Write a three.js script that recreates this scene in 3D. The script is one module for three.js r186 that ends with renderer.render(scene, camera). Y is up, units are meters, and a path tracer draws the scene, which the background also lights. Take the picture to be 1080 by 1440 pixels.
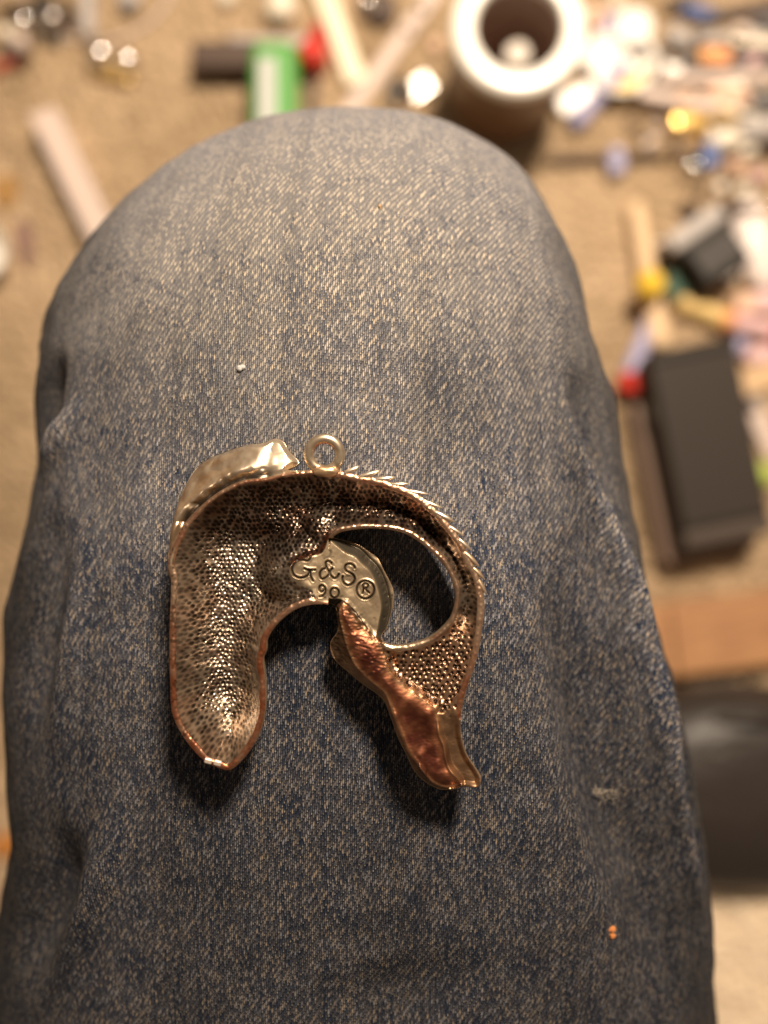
import * as THREE from 'three';
import { RoundedBoxGeometry } from 'three/addons/geometries/RoundedBoxGeometry.js';
import { mergeGeometries } from 'three/addons/utils/BufferGeometryUtils.js';

// ---------------------------------------------------------------- camera, light, exposure
const scene = new THREE.Scene();
const EYE = 0.70;                                   // metres above the carpet, phone held flat over the lap
const FOV = 62;
const camera = new THREE.PerspectiveCamera(FOV, 768 / 1024, 0.01, 60);
camera.position.set(0, EYE, 0);
camera.up.set(0, 0, -1);
camera.lookAt(0, 0, 0);
camera.focus = 0.1735;
camera.userData.fStop = 4.7;
scene.background = new THREE.Color(0.20, 0.152, 0.112);   // dim warm room
const renderer = new THREE.WebGLRenderer({ antialias: true });
renderer.setSize(768, 1024);
renderer.toneMapping = THREE.LinearToneMapping;
renderer.toneMappingExposure = 1.0;
renderer.shadowMap.enabled = true;
const lamp = new THREE.PointLight(new THREE.Color(1, 0.83, 0.64), 11.2, 0, 2);   // the room's lamp, ahead and to the right, out of frame
lamp.name = 'room_lamp';
lamp.position.set(0.26, 1.30, -0.78);
lamp.castShadow = true;
lamp.shadow.radius = 5.5;
scene.add(lamp);

// ---------------------------------------------------------------- helpers
function rng(seed) { let s = seed | 0; return () => { s = (s + 0x6d2b79f5) | 0; let t = Math.imul(s ^ (s >>> 15), 1 | s); t = (t + Math.imul(t ^ (t >>> 7), 61 | t)) ^ t; return ((t ^ (t >>> 14)) >>> 0) / 4294967296; }; }
const clamp = (x, a = 0, b = 1) => Math.min(b, Math.max(a, x));
const lerp = (a, b, t) => a + (b - a) * t;
const sstep = (a, b, x) => { const t = clamp((x - a) / (b - a)); return t * t * (3 - 2 * t); };
function hash2(x, y, s = 0) { let h = Math.imul(x | 0, 374761393) ^ Math.imul(y | 0, 668265263) ^ Math.imul(s | 0, 2246822519); h = Math.imul(h ^ (h >>> 13), 1274126177); h ^= h >>> 16; h = Math.imul(h, 2246822519); return ((h ^ (h >>> 13)) >>> 0) / 4294967296; }
function vnoise(x, y, s = 0, px = 0, py = 0) {
  let x0 = Math.floor(x), y0 = Math.floor(y); const fx = x - x0, fy = y - y0, u = fx * fx * (3 - 2 * fx), v = fy * fy * (3 - 2 * fy);
  let x1 = x0 + 1, y1 = y0 + 1;
  if (px) { x0 = ((x0 % px) + px) % px; x1 = ((x1 % px) + px) % px; } if (py) { y0 = ((y0 % py) + py) % py; y1 = ((y1 % py) + py) % py; }
  return lerp(lerp(hash2(x0, y0, s), hash2(x1, y0, s), u), lerp(hash2(x0, y1, s), hash2(x1, y1, s), u), v);
}
const fbm = (x, y, s = 0, o = 4) => { let a = 0, w = 0.5, t = 0; for (let i = 0; i < o; i++) { a += w * vnoise(x, y, s + i); t += w; x *= 2.03; y *= 2.03; w *= 0.5; } return a / t; };
function dataTex(w, h, n, fn, srgb) {
  const d = new Uint8Array(w * h * 4), o = [0, 0, 0];
  for (let y = 0; y < h; y++) for (let x = 0; x < w; x++) { fn(x, y, o); const i = (y * w + x) * 4; d[i] = clamp(o[0]) * 255; d[i + 1] = clamp(n === 1 ? o[0] : o[1]) * 255; d[i + 2] = clamp(n === 1 ? o[0] : o[2]) * 255; d[i + 3] = 255; }
  const t = new THREE.DataTexture(d, w, h); t.wrapS = t.wrapT = THREE.RepeatWrapping; t.magFilter = THREE.LinearFilter; t.minFilter = THREE.LinearMipmapLinearFilter; t.generateMipmaps = true;
  if (srgb) t.colorSpace = THREE.SRGBColorSpace; t.needsUpdate = true; return t;
}
const sr = (c) => (c <= 0.0031308 ? c * 12.92 : 1.055 * Math.pow(c, 1 / 2.4) - 0.055);   // linear -> sRGB for colour textures
const used = new Map();
function numbered(n) { const k = used.get(n) ?? 0; used.set(n, k + 1); return k ? `${n}_${String(k).padStart(3, '0')}` : n; }
function tag(o, label, category, group, kind) { if (label) o.userData.label = label; if (category) o.userData.category = category; if (group) o.userData.group = group; if (kind) o.userData.kind = kind; return o; }
function thing(name, pos, turn, label, category, group) { const g = new THREE.Group(); g.name = numbered(name); g.position.set(...pos); g.rotation.y = turn || 0; scene.add(g); return tag(g, label, category, group); }
function part(name, geo, mat, parent, pos, rot) { const m = new THREE.Mesh(geo, mat); m.name = name; m.castShadow = m.receiveShadow = true; if (pos) m.position.set(...pos); if (rot) m.rotation.set(...rot); parent.add(m); return m; }
const K = 2 * Math.tan((FOV / 2) * Math.PI / 180) / 1440;
const at = (X, Y, h = 0) => [(X - 540) * K * (EYE - h), h, (Y - 720) * K * (EYE - h)];   // the place at height h seen at a point of the photograph
const FL = K * EYE;                                                                     // metres per photo pixel on the carpet
const rgb = (r, g, b) => new THREE.Color().setRGB(r, g, b);

// ---------------------------------------------------------------- carpet
{
  const N = 1024, tile = 0.5;
  const tuft = (x, y) => vnoise(x / 5, y / 5, 3, Math.floor(N / 5) , Math.floor(N / 5)) * 0.6 + vnoise(x / 2, y / 2, 4) * 0.4;
  const col = dataTex(N, N, 3, (x, y, o) => {
    const big = vnoise(x / 128, y / 128, 11, 8, 8) * 0.6 + vnoise(x / 32, y / 32, 12, 32, 32) * 0.4, t = tuft(x, y);
    const v = 0.62 + 0.34 * t + 0.52 * (big - 0.5);
    o[0] = sr(0.58 * v); o[1] = sr(0.412 * v * (0.98 + 0.04 * big)); o[2] = sr(0.252 * v * (0.92 + 0.16 * big));
  }, true);
  const bmp = dataTex(512, 512, 1, (x, y, o) => { o[0] = vnoise(x / 4, y / 4, 21, 128, 128) * 0.7 + vnoise(x / 2, y / 2, 22, 256, 256) * 0.3; });
  const m = new THREE.MeshStandardMaterial({ map: col, bumpMap: bmp, bumpScale: 0.008, roughness: 1 });
  const g = new THREE.PlaneGeometry(5, 5, 1, 1); g.rotateX(-Math.PI / 2);
  const uv = g.attributes.uv; for (let i = 0; i < uv.count; i++) uv.setXY(i, uv.getX(i) * 5 / tile, uv.getY(i) * 5 / tile);
  const f = part('carpet', g, m, scene); tag(f, 'tan cut pile carpet covering the floor', 'carpet', null, 'structure');
}
// worn stains lying in the carpet pile
function stain(X, Y, rx, ry, turn, color, label) {
  const c = at(X, Y, 0.004), s = new THREE.Shape(), r = rng(X * 7 + Y);
  const ph = [r() * 6, r() * 6]; const pts = [];
  for (let i = 0; i < 28; i++) { const a = i / 28 * Math.PI * 2, k = 1 + 0.16 * Math.sin(a * 2 + ph[0]) + 0.1 * Math.sin(a * 3 + ph[1]); pts.push(new THREE.Vector2(Math.cos(a) * rx * FL * k, Math.sin(a) * ry * FL * k)); }
  s.setFromPoints(pts); const g = new THREE.ShapeGeometry(s); g.rotateX(-Math.PI / 2);
  const m = part(numbered('carpet_stain'), g, new THREE.MeshStandardMaterial({ color, roughness: 1 }), scene, c, [0, turn, 0]);
  tag(m, label, 'stain');
}

// ---------------------------------------------------------------- the seated person's denim leg
const denim = (() => {
  const N = 2048, T = 207, V = 138;                        // warp and weft threads in one repeat
  const col = new Uint8Array(N * N * 4), pale = new Uint8Array(N * N * 4), half = new Uint8Array(N * N * 4), bmp = new Uint8Array(N * N * 4);
  for (let y = 0; y < N; y++) for (let x = 0; x < N; x++) {
    const a = x / N, c = y / N, u = a * T, v = c * V;
    const wob = (vnoise(a * 23, c * 16, 31, 23, 16) - 0.5) * 1.3 + (vnoise(a * 92, c * 46, 32, 92, 46) - 0.5) * 0.5;
    const uu = (u + wob + T) % T, i = Math.floor(uu), fu = uu - i - 0.5;
    const vv = (v + (vnoise(a * 46, c * 23, 33, 46, 23) - 0.5) * 1.0 + V) % V;
    const ph = vv - i + (hash2(i, 3, 14) - 0.5) * 0.6, fl = Math.floor(ph / 3), rel = ph - fl * 3, j = Math.floor(vv), fk = ((fl % 46) + 46) % 46;
    const k1 = hash2(i, fk, 5), k2 = hash2(i, fk, 6), kw = hash2(i, 0, 8);
    const patch = vnoise(a * 23, c * 14, 51, 23, 14), fine = vnoise(uu * 4 + vv * 1.5, vv * 1.3, 41);
    // the float of a warp yarn: a lens-shaped, slightly twisted strand
    const t = clamp((rel - 0.72) / 2.28), arch = Math.pow(Math.sin(Math.PI * t), 0.55), tw = (t - 0.5) * 0.16;
    const wide = 0.38 + 0.16 * arch, cr = Math.sqrt(Math.max(0, 1 - Math.pow((fu - tw) / wide, 2)));
    let h = (0.25 + 0.75 * arch) * cr;
    const worn = clamp(Math.pow(arch * cr, 1.6) * (0.10 + 1.15 * k1 * k1 + 0.16 * (patch - 0.42) + 0.35 * (kw - 0.5)) + 0.30 * (fine - 0.5));
    let r = lerp(0.030, lerp(0.56, 0.80, k2), worn), g = lerp(0.050, lerp(0.56, 0.62, k2), worn), b = lerp(0.100, lerp(0.60, 0.43, k2), worn);
    // the weft shows as a small pale bead between two floats
    const e = Math.hypot(fu / 0.30, (rel - 0.38 - (rel > 2 ? 3 : 0)) / 0.42), bead = clamp(1.15 - e * e), d = hash2(i, j, 9);
    if (bead > 0) { const c = clamp(bead * (0.15 + 1.1 * d * d + 0.3 * (patch - 0.5))); r = lerp(r, 0.95, c); g = lerp(g, 0.85, c); b = lerp(b, 0.68, c); h = Math.max(h, 0.30 + 0.40 * bead); }
    const l = 0.5 * worn + 0.5 * clamp((r - 0.075) / 0.7), kr = lerp(0.185, 0.57, l), kg = lerp(0.188, 0.515, l), kb = lerp(0.212, 0.44, l);   // the worn knee: the same weave, bleached and rubbed
    const o = (y * N + x) * 4, sh = 0.62 + 0.38 * clamp(h * 1.6);     // colour gets darker low between the yarns
    col[o] = clamp(sr(r * sh)) * 255; col[o + 1] = clamp(sr(g * sh)) * 255; col[o + 2] = clamp(sr(b * sh)) * 255; col[o + 3] = 255;
    half[o] = clamp(sr(0.5 * (kr + r) * sh)) * 255; half[o + 1] = clamp(sr(0.5 * (kg + g) * sh)) * 255; half[o + 2] = clamp(sr(0.5 * (kb + b) * sh)) * 255; half[o + 3] = 255; pale[o] = clamp(sr(kr * sh)) * 255; pale[o + 1] = clamp(sr(kg * sh)) * 255; pale[o + 2] = clamp(sr(kb * sh)) * 255; pale[o + 3] = 255;
    bmp[o] = bmp[o + 1] = bmp[o + 2] = clamp(h) * 255; bmp[o + 3] = 255;
  }
  const mk = (d, s) => { const t = new THREE.DataTexture(d, N, N); t.wrapS = t.wrapT = THREE.RepeatWrapping; t.magFilter = THREE.LinearFilter; if (s) t.colorSpace = THREE.SRGBColorSpace; t.needsUpdate = true; return t; };
  const bump = mk(bmp), cloth = (m) => new THREE.MeshPhysicalMaterial({ map: mk(m, true), bumpMap: bump, bumpScale: 0.00034, roughness: 0.8, specularIntensity: 0.4, vertexColors: true });
  return [cloth(col), cloth(half), cloth(pale)];
})();
const LEG = {
  RB: 0.02, B: 0.065, PZ: -0.031, CX: -0.012,
  AL: [0.13, 0.13, 0.1257, 0.1205, 0.1159, 0.1097, 0.1035, 0.0975, 0.0918, 0.0885, 0.0891, 0.0898, 0.0891, 0.0853, 0.0827, 0.0828, 0.0811, 0.0794, 0.0777, 0.076, 0.0743, 0.0727, 0.071, 0.07, 0.0697, 0.0695, 0.0692, 0.069],
  AR: [0.13, 0.1275, 0.1229, 0.1188, 0.1151, 0.1111, 0.1075, 0.1042, 0.1012, 0.0981, 0.0943, 0.0902, 0.0857, 0.0811, 0.0775, 0.0746, 0.0743, 0.0739, 0.0736, 0.0733, 0.0729, 0.0726, 0.0723, 0.0719, 0.0716, 0.0713, 0.0709, 0.0706],
  S: [0.26, 0.2406, 0.2212, 0.2018, 0.1824, 0.163, 0.1436, 0.1242, 0.1048, 0.0854, 0.066, 0.0466, 0.0272, 0.0078, -0.0116, -0.031, -0.0421, -0.0533, -0.0644, -0.0755, -0.0866, -0.0978, -0.1089, -0.12, -0.1311, -0.1423, -0.1534, -0.1645],
};
const topDepth = (z) => 0.178 + Math.pow(Math.max(z - 0.05, 0), 2) * 1.6;
const S_END = -0.031 - Math.PI / 2 * 0.085;                  // where the shin begins
function legBase(s, th, out) {                               // s runs from the lap (+) over the knee and down the shin (-); th round the leg, PI/2 on top
  const { RB, B, PZ, CX, AL, AR, S } = LEG;
  let i = 0; const sc = clamp(s, S_END + 1e-4, 0.26); while (i < S.length - 2 && S[i + 1] > sc) i++;
  const f = clamp((S[i] - sc) / (S[i] - S[i + 1])); const k0 = clamp((PZ - sc) / 0.04), k1 = clamp((PZ - sc) / 0.09); let al = lerp(AL[i], AL[i + 1], f) * (1 + 0.04 * k0 + 0.10 * k1), ar = lerp(AR[i], AR[i + 1], f) * (1 - 0.085 * k0);
  let n = s > 0.05 ? 2.45 : s > PZ ? 2.45 - 0.35 * clamp((0.05 - s) / 0.08) : 2.1;
  const c = Math.cos(th), q = Math.sin(th); n += (c > 0 ? 0.4 : -0.2) * clamp((PZ - s) / 0.06);
  const C = Math.sign(c) * Math.pow(Math.abs(c), 2 / n), Q = Math.sign(q) * Math.pow(Math.abs(q), 2 / n);
  let shin = 0; if (s < S_END) { shin = S_END - s; const k = 1 - 0.35 * clamp(shin / 0.4); al *= k; ar *= k; }
  const x = CX + (C < 0 ? al : ar) * C;
  if (s > PZ) { out[0] = x; out[1] = EYE - topDepth(s) - B + B * Q; out[2] = s; return out; }
  const yp = EYE - topDepth(PZ) - RB - B, p = Math.min(Math.PI / 2, (PZ - s) / (RB + B)), r = RB + B * Q * (1 - 0.25 * clamp(shin / 0.4));
  out[0] = x; out[1] = yp + r * Math.cos(p) - shin; out[2] = PZ - r * Math.sin(p) + shin * 0.12; return out;
}
// folds of the cloth: [points (s, th)], half-width in metres, height in metres (negative for a valley)
const FOLDS = [
  [[[-0.0422, 0.864], [-0.0262, 0.812], [-0.0166, 0.794], [-0.0049, 0.733], [0.0078, 0.689], [0.0174, 0.650], [0.027, 0.640], [0.0366, 0.637], [0.0483, 0.62], [0.0632, 0.602], [0.0834, 0.55], [0.1089, 0.463], [0.1323, 0.41]], 0.0036, 0.0056],
  [[[-0.035, 0.73], [-0.0262, 0.71], [-0.0134, 0.663], [0.0004, 0.611], [0.0132, 0.585]], 0.0062, -0.0042],
  [[[0.0419, 0.471], [0.0578, 0.463], [0.0759, 0.436], [0.1025, 0.367]], 0.004, -0.0044],
  [[[-0.0028, 0.942], [0.0153, 0.942], [0.0334, 0.951], [0.0515, 0.942], [0.0685, 0.899], [0.0823, 0.82], [0.1047, 0.777], [0.1227, 0.759]], 0.011, -0.0088],
  [[[0.0004, 1.143], [0.0217, 1.143], [0.043, 1.134], [0.0632, 1.082], [0.0887, 1.004], [0.1142, 0.951]], 0.010, 0.0030],
  [[[-0.0049, 2.583], [-0.0134, 2.47], [-0.0198, 2.374], [-0.0262, 2.295]], 0.0035, 0.0046],
  [[[0.008, 2.72], [-0.008, 2.68], [-0.0209, 2.601], [-0.032, 2.53], [-0.045, 2.45]], 0.008, -0.0060],
  [[[-0.0028, 2.339], [0.01, 2.365], [0.0259, 2.347], [0.0419, 2.356], [0.061, 2.417]], 0.007, -0.0030],
  [[[-0.0049, 2.20], [0.0132, 2.22], [0.0291, 2.22], [0.0451, 2.24], [0.06, 2.26]], 0.0045, 0.0022],
  [[[0.061, 1.998], [0.0781, 2.094], [0.094, 2.182], [0.1142, 2.295]], 0.0045, 0.0042],
  [[[0.0674, 2.138], [0.0834, 2.269], [0.0983, 2.374], [0.1132, 2.47]], 0.008, -0.0066],
  [[[0.0951, 1.518], [0.1036, 1.449], [0.111, 1.37]], 0.010, -0.0022],
];
function foldAt(s, th) {
  let d = 0; const px = s, py = th * 0.082;
  for (const [pl, w, h] of FOLDS) {
    let best = 1e9, bt = 0;
    for (let i = 0; i < pl.length - 1; i++) {
      const ax = pl[i][0], ay = pl[i][1] * 0.082, bx = pl[i + 1][0], by = pl[i + 1][1] * 0.082, vx = bx - ax, vy = by - ay;
      const t0 = ((px - ax) * vx + (py - ay) * vy) / (vx * vx + vy * vy), t = clamp(t0), e = Math.hypot(px - ax - vx * t, py - ay - vy * t);
      if (e < best) { best = e; bt = (i + t) / (pl.length - 1); }
    }
    if (best < 3.2 * w) d += h * Math.exp(-Math.pow(best / w, 2)) * sstep(-0.02, 0.42, Math.min(bt, 1 - bt));
  }
  d += (fbm(s * 38 + 9, th * 3.2 + 4, 61, 3) - 0.5) * 0.0026 * sstep(0.05, 0.5, Math.abs(th - 1.5)) + (fbm(s * 120, th * 10, 62, 2) - 0.5) * 0.0007;
  return d;
}
const tmpA = [0, 0, 0], tmpB = [0, 0, 0], tmpC = [0, 0, 0];
function legNormal(s, th) {
  legBase(s, th, tmpA); legBase(s - 0.001, th, tmpB); legBase(s, th + 0.01, tmpC);
  const ux = tmpB[0] - tmpA[0], uy = tmpB[1] - tmpA[1], uz = tmpB[2] - tmpA[2], vx = tmpC[0] - tmpA[0], vy = tmpC[1] - tmpA[1], vz = tmpC[2] - tmpA[2];
  const n = new THREE.Vector3(vy * uz - vz * uy, vz * ux - vx * uz, vx * uy - vy * ux).normalize(); return n.multiplyScalar(-1);
}
function legPoint(s, th) { const n = legNormal(s, th); legBase(s, th, tmpA); const p = new THREE.Vector3(...tmpA); if (n.dot(new THREE.Vector3(p.x - LEG.CX, 0.2, 0)) < 0 && Math.abs(th - 1.57) < 1.2) n.negate(); return { p: p.addScaledVector(n, foldAt(s, th)), n }; }
{
  const NS = 330, NT = 440, pos = [], uv = [], colr = [], idx = [], tile = 0.0865, M = 720;
  const sOf = (i) => { const t = i / NS; return t < 0.84 ? lerp(0.26, S_END, t / 0.84) : lerp(S_END, S_END - 0.405, (t - 0.84) / 0.16); };
  for (let i = 0; i <= NS; i++) {
    const s = sOf(i);
    // even spacing round the section, measured along the cloth from the top line
    const arc = [0], P = []; for (let q = 0; q <= M; q++) { P.push(legBase(s, -Math.PI / 2 + q / M * Math.PI * 2, [0, 0, 0])); if (q) arc.push(arc[q - 1] + Math.hypot(P[q][0] - P[q - 1][0], P[q][1] - P[q - 1][1], P[q][2] - P[q - 1][2])); }
    const total = arc[M], top = arc[M / 2]; let q = 0;
    for (let j = 0; j <= NT; j++) {
      const want = total * j / NT; while (q < M - 1 && arc[q + 1] < want) q++;
      const th = -Math.PI / 2 + (q + clamp((want - arc[q]) / Math.max(1e-9, arc[q + 1] - arc[q]))) / M * Math.PI * 2;
      const n = legNormal(s, th); legBase(s, th, tmpA);
      // outward is away from the leg's own middle line
      const out = new THREE.Vector3(Math.cos(th), 0, 0); if (s > LEG.PZ) out.y = Math.sin(th); else { const p = Math.min(Math.PI / 2, (LEG.PZ - s) / 0.085); out.y = Math.sin(th) * Math.cos(p); out.z = -Math.sin(th) * Math.sin(p); }
      if (n.dot(out) < 0) n.negate();
      const d = foldAt(s, th);
      pos.push(tmpA[0] + n.x * d, Math.max(0.004, tmpA[1] + n.y * d), tmpA[2] + n.z * d);
      uv.push((top - want) / tile, -s / tile);
      // wear: the knee is faded pale, the lap keeps its indigo, flanks carry dye plus painted-in shade, deepest at left, and fold crests are rubbed lighter
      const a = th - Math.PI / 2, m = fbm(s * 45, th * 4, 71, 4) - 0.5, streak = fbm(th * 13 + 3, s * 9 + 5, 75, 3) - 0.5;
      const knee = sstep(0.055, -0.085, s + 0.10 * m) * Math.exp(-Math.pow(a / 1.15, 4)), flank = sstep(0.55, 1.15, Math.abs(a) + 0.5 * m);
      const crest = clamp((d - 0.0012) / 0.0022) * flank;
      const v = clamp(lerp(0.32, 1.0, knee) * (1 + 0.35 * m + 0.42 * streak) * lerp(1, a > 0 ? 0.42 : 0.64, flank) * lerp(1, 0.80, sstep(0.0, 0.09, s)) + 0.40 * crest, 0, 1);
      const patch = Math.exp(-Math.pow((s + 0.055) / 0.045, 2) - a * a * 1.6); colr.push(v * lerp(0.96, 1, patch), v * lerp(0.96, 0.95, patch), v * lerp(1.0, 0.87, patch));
    }
  }
  for (let i = 0; i < NS; i++) for (let j = 0; j < NT; j++) { const a = i * (NT + 1) + j, b = a + 1, c = a + NT + 1, d = c + 1; idx.push(a, b, c, b, d, c); }
  // closed ends
  for (const i of [0, NS]) { const k = pos.length / 3; let cx = 0, cy = 0, cz = 0; for (let j = 0; j < NT; j++) { const o = (i * (NT + 1) + j) * 3; cx += pos[o]; cy += pos[o + 1]; cz += pos[o + 2]; } pos.push(cx / NT, cy / NT, cz / NT); uv.push(0, 0); colr.push(0.4, 0.4, 0.4); for (let j = 0; j < NT; j++) { const a = i * (NT + 1) + j; if (i === 0) idx.push(k, a + 1, a); else idx.push(k, a, a + 1); } }
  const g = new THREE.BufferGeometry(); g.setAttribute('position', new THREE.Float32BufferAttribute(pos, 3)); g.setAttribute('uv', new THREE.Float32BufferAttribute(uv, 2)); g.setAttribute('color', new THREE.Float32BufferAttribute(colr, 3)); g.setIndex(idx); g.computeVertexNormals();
  { // the two states of wear meet thread by thread
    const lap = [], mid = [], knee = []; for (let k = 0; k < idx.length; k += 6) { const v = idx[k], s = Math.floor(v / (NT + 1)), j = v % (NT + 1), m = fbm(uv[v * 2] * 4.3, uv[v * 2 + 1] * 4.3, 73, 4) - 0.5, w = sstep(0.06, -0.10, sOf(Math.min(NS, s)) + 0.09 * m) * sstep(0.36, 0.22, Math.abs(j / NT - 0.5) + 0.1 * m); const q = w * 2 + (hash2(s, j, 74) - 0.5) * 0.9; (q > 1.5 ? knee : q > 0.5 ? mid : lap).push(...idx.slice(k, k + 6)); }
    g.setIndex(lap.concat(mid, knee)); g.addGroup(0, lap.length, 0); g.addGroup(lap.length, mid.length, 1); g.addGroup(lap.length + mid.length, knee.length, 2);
  }
  const nn = g.attributes.normal; for (let i = 0; i <= NS; i++) { const a = i * (NT + 1), b = a + NT; const v = new THREE.Vector3(nn.getX(a) + nn.getX(b), nn.getY(a) + nn.getY(b), nn.getZ(a) + nn.getZ(b)).normalize(); nn.setXYZ(a, v.x, v.y, v.z); nn.setXYZ(b, v.x, v.y, v.z); }
  const person = thing('person', [0, 0, 0], 0, 'seated person in faded blue denim jeans, bent knee seen from above', 'person');
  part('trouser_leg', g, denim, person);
}
// things lying on the cloth
{
  const fluff = (s, th, r, color, name, label, cat, n, seed) => {
    const q = legPoint(s, th); if (q.n.y < 0) q.n.negate(); const rr = rng(seed), gs = [];
    for (let i = 0; i < n; i++) { const g = new THREE.IcosahedronGeometry(r * (0.5 + 0.6 * rr()), 2), p = g.attributes.position; for (let k = 0; k < p.count; k++) { const f = 0.75 + 0.5 * vnoise(p.getX(k) / r * 2 + i * 7, p.getZ(k) / r * 2 + p.getY(k) / r, seed); p.setXYZ(k, p.getX(k) * f, p.getY(k) * f * 0.7, p.getZ(k) * f); } g.computeVertexNormals(); g.translate((rr() - 0.5) * r * 2.2, rr() * r * 0.4, (rr() - 0.5) * r * 2.6); gs.push(g); }
    const m = part(numbered(name), mergeGeometries(gs), new THREE.MeshStandardMaterial({ color, roughness: 0.8 }), scene, [q.p.x, q.p.y + r * 0.3, q.p.z]); tag(m, label, cat);
  };
  fluff(0.094, 0.96, 0.00075, rgb(0.40, 0.14, 0.035), 'crumb', 'tiny orange brown crumb on the jeans low on the right', 'crumb', 4, 3);
  fluff(-0.0305, 1.772, 0.0006, rgb(0.42, 0.41, 0.39), 'lint_speck', 'tiny pale lint speck on the jeans above the pendant', 'lint', 3, 5);
  fluff(-0.068, 1.45, 0.0004, rgb(0.5, 0.3, 0.12), 'crumb', 'minute brown crumb on the faded knee near its top', 'crumb', 2, 8);
  // frayed threads of a small scuff
  const q = legPoint(0.0653, 0.829), rr = rng(19), gs = [];
  for (let i = 0; i < 30; i++) { const x = (rr() - 0.5) * 0.0085, z = (rr() - 0.5) * 0.0024 + x * 0.25, a = rr() * 6.28, l = 0.0008 + rr() * 0.0014; const c = new THREE.CatmullRomCurve3([new THREE.Vector3(x, -x * 0.45, z), new THREE.Vector3(x + Math.cos(a) * l * 0.5, -x * 0.45 + 0.0004 * rr(), z + Math.sin(a) * l * 0.5), new THREE.Vector3(x + Math.cos(a + 0.7) * l, -x * 0.45 - 0.0001, z + Math.sin(a + 0.7) * l)]); gs.push(new THREE.TubeGeometry(c, 5, 0.00006, 4)); }
  tag(part('frayed_threads', mergeGeometries(gs), new THREE.MeshStandardMaterial({ color: rgb(0.30, 0.25, 0.19), roughness: 1 }), scene, [q.p.x, q.p.y + 0.0002, q.p.z]), 'small pale scuff of frayed threads on the right side of the jeans', 'threads', null, null);
}
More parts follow.
